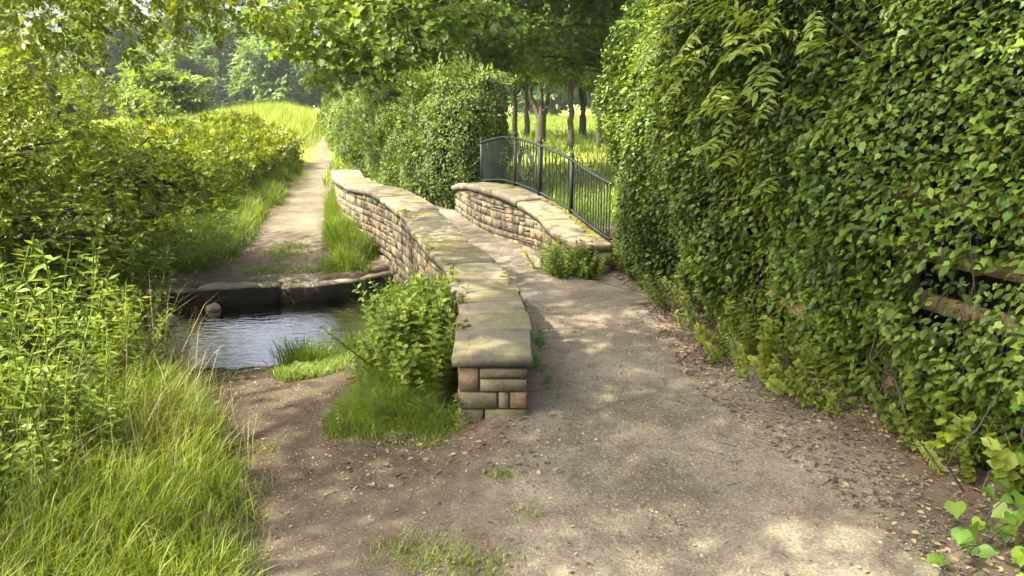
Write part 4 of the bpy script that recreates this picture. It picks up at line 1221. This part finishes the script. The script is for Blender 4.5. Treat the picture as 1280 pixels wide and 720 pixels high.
# ------------------------------------------------------------------ hedge beyond the bridge
MID = [(-.45, 15.6), (-.40, 13.8), (-.55, 13.0), (-.85, 12.75), (-1.2, 12.9), (-1.7, 13.9), (-2.3, 15.2), (-3.1, 17.6), (-4.3, 20.5), (-5.3, 23.5), (-6.8, 29), (-9, 38), (-11.3, 50)]
MIDr = MID
hd = thing('tall_hedge', (-1.5, 14.5, .2), 'dense clipped looking hedge of mixed shrubs beyond the bridge, right of the far path', 'hedge')
flip = lambda L: [tuple(p) for p in np.array(L)[::-1]]
mb = MB()
P, Y, N, S_ = hedge_leaves(T_ovate, MID[:9], 2.0, 90000, .052, .13, .26, .9, 44, .2, .6, 1.6, None, .6, .62)
mb.inst(T_ovate, P, Y, N, S_, tone(P, .9, 6, .5)); 
P, Y, N, S_ = hedge_leaves(T_rhomb, MID[7:], 1.85, 16000, .16, .2, .3, .6, 45, .25, .7, 1.6, None, .4, .5)
mb.inst(T_rhomb, P, Y, N, S_, np.clip(tone(P, .5, 6, .5) + .15, 0, 1)); mb.build('foliage', M['hedge'], hd)
mb = MB(); core_wall(mb, MID, 1.95, .4, 0, .7); mb.build('light_block', M['core'], hd)
mb = MB()
P, Y, N, S_ = hedge_leaves(T_sprig, MID[:11], 2.1, 2600, .30, .05, .3, 1.0, 44, .25, -.6, 1.2, None, .4, .5)
P = P[P[:, 2] > .9][:900]; n_ = len(P)
mb.inst(T_sprig, P, np.array([[-.3, -.3, .9]]) + jit(n_, .4), np.array([[-.3, -.5, .5]]) + jit(n_, .4), rng.uniform(.16, .30, n_)); mb.build('shoot_or_glint', M['hedge'], hd)

# bushes left of the far path
LB = [(-5.2, 11.6), (-5.4, 13.0), (-5.65, 15.0), (-5.95, 17.5), (-6.3, 20.0), (-6.9, 22.4), (-7.8, 23.4), (-9.5, 23.8)][::-1]
hd = thing('wayside_bushes', (-6.2, 16, .2), 'rounded bank of bushes and tall growth left of the far path', 'bushes')
mb = MB()
P, Y, N, S_ = hedge_leaves(T_rhomb, LB, 1.0, 42000, .065, .16, .5, .8, 64, .15, .3, 2.2, None, .35, .5)
mb.inst(T_rhomb, P, Y, N, S_, tone(P, .7, 6, .5)); mb.build('foliage', M['bush'], hd)
mb = MB()
P, Y, N, S_ = hedge_leaves(T_sprig, LB, 1.05, 4200, .30, .06, .5, .8, 64, .15, -.9, 2.2, None, .35, .5)
n_ = len(P); mb.inst(T_sprig, P, np.array([[.1, -.2, 1.]]) + jit(n_, .35), np.array([[.5, -.5, .4]]) + jit(n_, .4), rng.uniform(.16, .34, n_)); mb.build('shoot_or_glint', M['bush'], hd)
mb = MB(); core_wall(mb, LB, .9, .35, 0, .9); mb.build('light_block', M['core'], hd)


# ------------------------------------------------------------------ trees
def bez(a, b_, c_, n_=7):
    t = np.linspace(0, 1, n_)[:, None]; a, b_, c_ = map(np.asarray, (a, b_, c_))
    return (1 - t) ** 2 * a + 2 * t * (1 - t) * b_ + t ** 2 * c_


def tree(base, stems, clumps, T, leaf, per, mat, root, cl_r=.6, barkm='bark', flat=.6, droop=.35, sprig_size=None, seedt=1, tn=(.6, .45), twig_r=.012, keep=None, hang=None):
    """stems: list of (points, r0, r1); clumps: (n,3) centres of leaf masses, each tied to the nearest stem by a branch"""
    base = np.asarray(base, float); tb = MB(); lb = MB(); stem_pts, stem_r = [], []
    for pts, r0, r1 in stems:
        pts = np.asarray(pts, float); d = np.linspace(0, 1, len(pts)); f = np.linspace(0, 1, 16)
        q = np.stack([np.interp(f, d, pts[:, k]) for k in range(3)], -1)
        q[1:-1] += rng.normal(0, .02, (14, 3)) * np.linalg.norm(pts[-1] - pts[0]) * .25
        rr = r0 + (r1 - r0) * f ** .8; rr[0] *= 1.25
        tb.tube(q, rr, 9); stem_pts.append(q); stem_r.append(rr)
    SP = np.concatenate(stem_pts)
    for c_ in clumps:
        cand = SP[SP[:, 2] < c_[2] + .3] if (SP[:, 2] < c_[2] + .3).any() else SP
        dd = np.linalg.norm(cand - c_, axis=1) + .3 * np.abs(cand[:, 2] - c_[2] + .6); a = cand[np.argmin(dd)]
        midp = (a + c_) / 2 + [0, 0, .12 * np.linalg.norm(c_ - a)] + rng.normal(0, .08, 3) * np.linalg.norm(c_ - a) * .5
        pth = bez(a, midp, c_, 7); L_ = np.linalg.norm(c_ - a)
        r0 = min(.012 + .011 * L_, .06) * twig_r / .012
        lb.tube(pth, np.linspace(r0, .004, 7), 5)
        for _ in range(4):
            e = c_ + nrm(rng.normal(0, 1, 3)) * cl_r * rng.uniform(.5, 1.0) * [1, 1, .6]
            lb.tube([pth[4], (pth[5] + e) / 2 + rng.normal(0, .05, 3), e], [.006 * twig_r / .012, .004, .002], 4)
    cl = np.asarray(clumps); n_ = len(cl) * per
    ci = np.repeat(np.arange(len(cl)), per)
    dirs = nrm(rng.normal(0, 1, (n_, 3))); rad = cl_r * rng.random(n_) ** .45
    csz = rng.uniform(.7, 1.25, len(cl))[ci]
    off = dirs * (rad * csz)[:, None] * [1, 1, flat]
    P = cl[ci] + off
    P += (vnoise(P, 2.2, seedt)[:, None] - .5) * .5 * cl_r
    Y = nrm(off * [1, 1, .4] / cl_r + np.array([[0, 0, -droop]]) + jit(n_, .45)); N = nrm(np.array([[0, 0, 1.]]) + off / cl_r * .5 + jit(n_, .35))
    if hang is not None:     # bough tips drooping from above on thin twigs
        for c_ in np.asarray(hang[0]):
            q = SP[SP[:, 2] > c_[2] + .7]; a = q[np.argmin(np.linalg.norm(q - c_, axis=1))]
            lb.tube(bez(a, (a + 2 * c_) / 3 + [0, 0, .8], c_, 8), np.linspace(.012, .002, 8), 4)
            m_ = hang[1]; o_ = rng.normal(0, 1, (m_, 3)) * hang[2] * [.6, .6, .42]
            P = np.concatenate([P, c_ + o_]); Y = np.concatenate([Y, nrm(o_ / hang[2] + np.array([[.2, .1, -.4]]) + jit(m_, .4))]); N = np.concatenate([N, nrm(np.array([[0, -.2, 1.]]) + jit(m_, .4))])
    if keep is not None:
        k = keep(P); P, Y, N = P[k], Y[k], N[k]
    P[:, 2] = np.maximum(P[:, 2], height(P[:, 0], P[:, 1], False) + .05)
    fo = MB(); fo.inst(T, P, Y, N, leaf * rng.uniform(.65, 1.2, len(P)), tone(P, tn[0], seedt, tn[1]))
    tr_ = tb.build('trunk', M[barkm], root, smooth=True)
    br = lb.build('branch', M[barkm], root, smooth=True)
    cr = fo.build('crown', M[mat], root)
    return tr_, br, cr


def ellip(c_, r, n_, shell=.35, zmin=None):
    d = nrm(rng.normal(0, 1, (n_ * 3, 3))); rad = shell + (1 - shell) * rng.random((n_ * 3, 1)) ** .6
    p = np.asarray(c_) + d * rad * np.asarray(r)
    if zmin is not None: p = p[p[:, 2] > zmin]
    return p[:n_]


# big leaning tree on the left: its crown shades the ford and the near path
t1 = thing('leaning_tree', (-4.9, 8.9, 0), 'slender leaning tree with fine leaves, its thin trunks showing at top left', 'tree')
B0 = np.array([-4.7, 9.0, -.1])
stems = [([B0, (-4.85, 8.8, 1.2), (-5.1, 8.5, 2.3), (-5.6, 8.5, 3.2), (-6.1, 8.6, 5.0), (-5.6, 8.8, 7.0)], .06, .025),
         ([B0 + [-.15, .1, 0], (-5.0, 9.1, 1.4), (-5.35, 8.7, 2.6), (-5.75, 8.9, 3.9), (-5.4, 9.3, 6.0)], .035, .015),
         ([B0 + [.1, -.3, 0], (-4.62, 8.3, 1.2), (-4.70, 7.8, 2.2), (-4.92, 7.7, 2.62), (-5.15, 7.7, 3.05), (-5.5, 7.9, 4.6)], .05, .022),
         ([(-4.92, 7.7, 2.62), (-5.3, 7.6, 2.85), (-5.6, 7.5, 3.2)], .016, .006),
         ([(-6.0, 8.55, 4.4), (-5.2, 8.0, 5.2), (-4.3, 7.6, 6.0)], .035, .015)]
cl = np.concatenate([ellip((-5.0, 8.2, 6.3), (1.9, 2.2, 1.4), 34, .25, 4.9), ellip((-6.15, 8.7, 2.95), (1.1, 1.3, 1.15), 24, .2, 1.6)])
tree(B0, stems, cl, T_sprig, .16, 48, 'bush', t1, .56, 'greenbark', .55, .25, seedt=71)

# tree standing left of the viewer: boughs over the path, tips hanging into the top of the picture
t0 = thing('overhanging_tree', (-5.6, 1.2, 0), 'tree on the left whose fine leafy bough tips hang down along the top left edge', 'tree')
BO = np.array([-5.6, 1.2, -.1])
stems = [([BO, BO + [.1, 0, 1.6], BO + [.2, .1, 3.4], BO + [.6, .5, 5.4], BO + [1.2, 1.2, 7.2]], .17, .04),
         ([BO + [.2, .1, 3.2], (-4.6, 2.4, 4.8), (-3.6, 3.6, 5.6), (-2.4, 4.8, 6.0)], .08, .02), ([BO + [.2, .1, 3.4], (-4.6, 1.4, 5.0), (-3.2, 1.6, 6.2), (-2.0, 2.0, 6.6)], .07, .02),
         ([BO + [.2, .1, 3.0], (-4.7, 3.4, 4.4), (-3.9, 5.6, 4.4), (-3.2, 7.2, 4.0)], .06, .012)]
cl = np.concatenate([ellip((-3.2, 3.0, 6.3), (2.9, 3.0, 1.4), 88, .25), ellip((-5.3, 1.4, 6.3), (1.2, 2.0, 1.2), 14, .25), ellip((-2.0, 3.0, 6.2), (1.7, 2.6, .9), 24, .2), ellip((-2.9, 5.4, 5.6), (1.2, 1.2, .8), 12, .2)])
tips = [(x_ + rng.normal(0, .1), y_ + rng.normal(0, .2), z_ + rng.normal(0, .05)) for x_, y_, z_ in [(-3.75, 6.6, 2.98), (-3.4, 6.9, 2.9), (-3.1, 7.0, 2.86), (-2.75, 7.2, 2.95), (-2.45, 7.1, 3.0), (-2.1, 7.3, 3.02), (-3.95, 6.3, 2.8), (-1.85, 7.2, 3.06), (-3.3, 6.6, 3.1), (-2.9, 6.8, 3.15), (-2.3, 6.9, 3.15), (-3.7, 7.2, 3.1), (-3.0, 7.5, 3.2), (-4.3, 6.9, 2.85), (-4.6, 6.8, 3.0), (-4.45, 6.6, 2.7), (-4.1, 6.7, 3.05), (-4.0, 7.0, 2.7), (-4.7, 7.0, 2.6), (-3.6, 6.8, 2.75), (-3.2, 7.2, 2.95), (-2.6, 7.3, 2.85), (-4.2, 6.5, 2.6), (-4.8, 6.7, 2.85), (-3.9, 6.9, 3.2), (-4.4, 7.0, 3.2)]]
tree(BO, stems, cl, T_sprig, .20, 64, 'bush', t0, .62, 'greenbark', .55, .25, seedt=70, hang=(tips, 34, .38))

# the bush under it, over the stream
t2 = thing('waterside_bush', (-4.9, 8.2, 0), 'big rounded small leaved bush leaning out over the left side of the stream', 'bush')
B1 = np.array([-5.3, 8.3, -.1])
stems = [([B1, B1 + [.5, -.2, .7], B1 + [1.3, -.1, 1.3]], .03, .012), ([B1, B1 + [-.2, -.4, .9], B1 + [.1, -.9, 1.9]], .03, .012), ([B1, B1 + [-.6, .1, 1.0], B1 + [-1.1, -.1, 2.2]], .03, .012), ([B1, B1 + [.3, .5, .9], B1 + [.8, 1.1, 1.7]], .03, .012)]
cl = np.concatenate([ellip((-5.0, 8.5, .95), (1.25, 1.2, .8), 44, .5, .3), ellip((-5.7, 7.5, 1.15), (1.4, 1.1, 1.15), 36, .4, .1), ellip((-6.7, 9.3, 1.6), (1.2, 1.4, 1.3), 22, .4, .2), ellip((-5.6, 10.4, .7), (.9, 1.0, .6), 12, .4, .2), ellip((-4.25, 8.5, 1.15), (.5, .6, .3), 10, .2)])
tree(B1, stems, cl, T_sprig, .14, 62, 'bush', t2, .44, 'bark', .8, .3, seedt=73)

mb = MB(); q = ellip((-5.0, 8.4, 1.0), (1.8, 1.6, 1.25), 2600, .84, .3); q = q[(q[:, 1] < 9.2)]; o_ = nrm(q - [-5.0, 8.4, .7])
mb.inst(T_sprig, q, nrm(o_ * [1, 1, .5] + jit(len(q), .35)), nrm(np.array([[0, -.1, 1.]]) + o_ * .4 + jit(len(q), .3)), rng.uniform(.07, .14, len(q)))
mb.build('shoot_or_glint', M['bright'], t2)  # brighter sprigs on the outside, sunlit speckle put into leaf colour

# shrub stems nearer the viewer on the left edge
t3 = thing('hawthorn_shrub', (-4.2, 5.6, 0), 'leafy shrub at the left edge above the long grass', 'shrub')
B2 = np.array([-4.6, 5.6, -.05])
stems = [([B2, B2 + [.1, -.1, .7], B2 + [.3, 0, 1.5]], .025, .01), ([B2, B2 + [-.3, .1, .8], B2 + [-.4, .1, 1.9]], .03, .01)]
cl = np.concatenate([ellip((-4.35, 5.9, 1.35), (1.0, .9, 1.1), 40, .4, .4), ellip((-3.75, 6.3, .7), (.6, .6, .6), 16, .4, .2)])
tree(B2, stems, cl, T_sprig, .14, 70, 'bush', t3, .36, 'bark', .8, .3, seedt=75)

mb = MB()
for c_, r_, n_ in (((-4.35, 5.9, 1.35), (1.15, 1.0, 1.2), 900), ):
    q = ellip(c_, r_, n_, .84, .5); o_ = nrm(q - c_)
    mb.inst(T_sprig, q, nrm(o_ * [1, 1, .5] + jit(len(q), .35)), nrm(np.array([[0, -.1, 1.]]) + o_ * .4 + jit(len(q), .3)), rng.uniform(.06, .13, len(q)))
mb.build('shoot_or_glint', M['bright'], t3)  # paler outer sprigs give the shrub sun highlights by colour
mb = MB(); q = ellip((-6.1, 8.7, 2.8), (1.35, 1.5, 1.4), 1300, .8, 1.3); o_ = nrm(q - [-6.1, 8.7, 2.6])
mb.inst(T_sprig, q, nrm(o_ * [1, 1, .5] + jit(len(q), .35)), nrm(np.array([[0, -.1, 1.]]) + o_ * .4 + jit(len(q), .3)), rng.uniform(.07, .14, len(q)))
mb.build('shoot_or_glint', M['bright'], t1)  # light-coloured sprigs standing in for sun on the lower crown

# sycamores behind the hedge, hanging over the bridge
def syc(name, base, h, rad, lab, low, nclump, extra=None, seedt=1, per=125, leaf=.165, T=T_maple, mat='tree', group=None):
    base = np.asarray(base, float); r = thing(name, tuple(base), lab, 'tree', group)
    k = h * .34
    stems = [([base - [0, 0, .2], base + [.05, 0, k * .5], base + [0, .05, k]], .19, .14)]
    for a in range(5):
        an = a * 1.257 + rng.normal(0, .25); ln = rng.uniform(.55, .85)
        e = base + [math.cos(an) * rad * ln, math.sin(an) * rad * ln, h * rng.uniform(.55, .85)]
        stems.append(([base + [0, .05, k - .1], base + [math.cos(an) * rad * .25, math.sin(an) * rad * .25, k + h * .12], e], .09, .02))
    c_ = ellip(base + [0, 0, low + (h - low) * .5], (rad, rad, (h - low) * .55), nclump, .35, base[2] + low)
    if extra is not None: c_ = np.concatenate([c_, np.asarray(extra, float)])
    tree(base, stems, c_, T, leaf, per, mat, r, .75, 'bark', .5, .55, seedt=seedt, twig_r=.016)
    return r


syc('sycamore_tree', (-1.9, 17.6, .25), 9.0, 3.6, 'broad sycamore whose low boughs hang over the hedge beyond the bridge', 2.5, 100,
    [(-4.2, 15.6, 3.2), (-4.5, 15.0, 3.5), (-4.0, 14.8, 3.7), (-3.5, 15.2, 3.1), (-2.9, 15.6, 2.9), (-3.5, 15.4, 2.6), (-2.4, 15.2, 2.9), (-1.8, 15.6, 2.75), (-1.2, 15.8, 2.9), (-.7, 16.2, 2.8), (-2.8, 16.2, 3.4), (-2, 15, 3.4), (-1.2, 15, 3.5), (-.4, 15.4, 3.4), (-.2, 16.4, 3.0)], 81)
syc('sycamore_tree', (3.3, 18.5, .3), 9.5, 4.2, 'sycamore with dark low foliage directly above the iron railing', 2.75, 100, [(.2,18,3.3),(-.2,19,3.1),(.8,17.2,3.2),(.3,20,3.0),(1.4,19.5,2.95),(1.0,21,2.9),(-.6,20.5,3.2)], 83)
syc('sycamore_tree', (-3.4, 27.0, .3), 6.8, 3.0, 'farther sycamore whose crown closes the gap over the hedge top', 2.2, 60, None, 84, 80, .2)

# field trees: two models, copied
def field_tree(lab, base, fork, seedt):
    base = np.asarray(base, float); r = thing('field_tree', tuple(base), lab, 'tree', 'young trees in the field')
    if fork:
        stems = [([base - [0, 0, .2], base + [.0, 0, .7], base + [.02, 0, 1.25]], .24, .20), ([base + [-.05, 0, 1.1], base + [-.4, .1, 1.9], base + [-.5, .1, 3.2], base + [-.9, 0, 5.5]], .13, .04),
                 ([base + [.05, 0, 1.1], base + [.3, -.1, 1.9], base + [.45, 0, 3.2], base + [.9, .1, 5.8]], .13, .04), ([base + [0, 0, 1.2], base + [.0, .2, 2.4], base + [.1, .3, 4.8]], .12, .04)]
    else:
        stems = [([base - [0, 0, .2], base + [.03, 0, 1.2], base + [-.02, 0, 2.4], base + [.1, .1, 4.5], base + [0, 0, 6.4]], .155, .04),
                 ([base + [0, 0, 2.0], base + [.7, .1, 3.0], base + [1.5, 0, 4.4]], .07, .02), ([base + [0, 0, 2.2], base + [-.7, -.1, 3.2], base + [-1.5, .2, 4.6]], .07, .02)]
    c_ = ellip(base + [0, 0, 4.8], (2.2, 2.2, 2.5), 44, .35, base[2] + 2.6)
    tree(base, stems, c_, T_ovate, .26, 75, 'tree', r, .72, 'bark', .6, .45, seedt=seedt, twig_r=.02)
    return r


def copy_thing(o, loc, rz, sc, lab):
    r = o.copy(); COL.objects.link(r); r.location = loc; r.rotation_euler = (0, 0, rz); r.scale = (sc,) * 3; r['label'] = lab
    for ch in list(o.children):
        c_ = ch.copy(); COL.objects.link(c_); c_.parent = r
    return r


fA = field_tree('field tree with a thick dark trunk forking low, framed above the middle of the railing', (1.23, 32.4, .35), True, 91)
fB = field_tree('straight trunked field tree leftmost beside the hedge end', (.12, 38.9, .35), False, 93)
for src, loc, rz, sc, lab in [(fB, (.72, 36.6, .35), 2.2, 1.05, 'straight trunked field tree close behind the left of the forked trunk'), (fB, (2.04, 26.8, .3), 1.1, .92, 'nearest field tree, slim straight trunk right of the forked trunk'),
                              (fA, (3.62, 38.9, .35), 1.9, .85, 'field tree with a short forked trunk farther back in the bright grass'), (fB, (3.45, 29.9, .3), 4.0, .8, 'small field tree close to the ivy hedge, last on the right'),
                              (fA, (-2.6, 36, .35), 3.0, 1.0, 'field tree hidden up to its crown by the tall hedge'), (fA, (6.8, 34, .35), .7, 1.05, 'field tree behind the far end of the ivy hedge'),
                              (fB, (6.0, 46, .35), .3, 1.1, 'farthest field tree over the bright grass')]:
    copy_thing(src, loc, rz, sc, lab)

# bright small tree in the meadow and the far tree line
bt = thing('meadow_tree', (-18.6, 41, .35), 'low bright yellow green tree standing alone before the far wood', 'tree')
bb = np.array([-18.6, 41, .35]); tree(bb, [([bb, bb + [.1, 0, 1], bb + [0, 0, 2.2]], .13, .06), ([bb + [0, 0, 1], bb + [1, 0, 2], bb + [1.6, 0, 2.8]], .06, .03), ([bb + [0, 0, 1], bb + [-1, 0, 2], bb + [-1.6, 0, 2.6]], .06, .03)],
                                      ellip(bb + [0, 0, 2.2], (2.1, 2.0, 1.35), 46, .4, .9), T_sprig2, .42, 70, 'bright', bt, .55, seedt=95)


def far_tree(lab, base, h, rad, seedt, mat='far', low=.8):
    base = np.asarray(base, float); r = thing('woodland_tree', tuple(base), lab, 'tree', 'trees of the far wood')
    stems = [([base, base + [.1, 0, h * .3], base + [0, 0, h * .8]], .35, .08)] + [([base + [0, 0, h * .25], base + [math.cos(a) * rad * .4, math.sin(a) * rad * .4, h * .45], base + [math.cos(a) * rad * .7, math.sin(a) * rad * .7, h * .7]], .15, .04) for a in (0.3, 1.8, 3.4, 4.9)]
    tree(base, stems, ellip(base + [0, 0, h * .52], (rad, rad, h * .48), 70, .45, base[2] + low), T_sprig2, 1.15, 60, mat, r, 1.5, seedt=seedt, flat=.75, twig_r=.04, tn=(.15, .5))
    return r


fw = [far_tree('far wood tree with a rounded mid green crown', (-34, 100, 0), 13, 6.5, 101), far_tree('taller far wood tree with a dark ragged crown', (-44, 108, 0), 17, 6.0, 102), far_tree('pale green far wood tree before the darker ones', (-28, 92, 0), 9.5, 4.5, 103)]
spots = [(1, -58, 112, .3, .95, 'far wood tree at the left end behind the leaning tree'), (0, -52, 98, 1.1, 1.0, 'rounded far wood tree left of the taller dark one'), (2, -40, 90, 2.0, .9, 'small pale far wood tree behind the bright meadow tree'),
         (1, -22, 115, 2.6, .85, 'dark far wood tree at the end of the far path'), (0, -13, 108, .8, .95, 'rounded far wood tree right of the far path end'), (2, -20, 96, .2, 1.0, 'pale far wood tree above the far path'),
         (0, -70, 100, .9, 1.1, 'far wood tree seen through the gaps of the left foliage'), (1, -5, 118, 1.9, .9, 'dark far wood tree behind the sycamores'), (0, 5, 112, 2.4, 1.0, 'rounded far wood tree beyond the field trees'),
         (1, 16, 120, .4, .9, 'dark far wood tree beyond the field, behind the ivy'), (0, 28, 116, 3.0, 1.0, 'far wood tree at the right end beyond the ivy'), (0, -36, 118, .4, 1.15, 'big rounded far wood tree in the second row')]
for i, x, y, rz, sc, lab in spots: copy_thing(fw[i], (x, y, 0), rz, sc, lab)

# ------------------------------------------------------------------ summer haze
mb = MB(); mb.box((0, 85, 13.0), (330, 210, 40.0), 0)
m, nt, out = new_mat('pale_air')
v_ = nt.nodes.new('ShaderNodeVolumePrincipled'); v_.inputs['Color'].default_value = (.86, .92, 1.0, 1); v_.inputs['Density'].default_value = .0004; v_.inputs['Anisotropy'].default_value = .3
nt.links.new(v_.outputs[0], out.inputs['Volume'])
hz = mb.build('haze', m); tag(hz, 'pale summer haze over the meadow', 'haze', None, 'stuff')
S.cycles.volume_bounces = 0
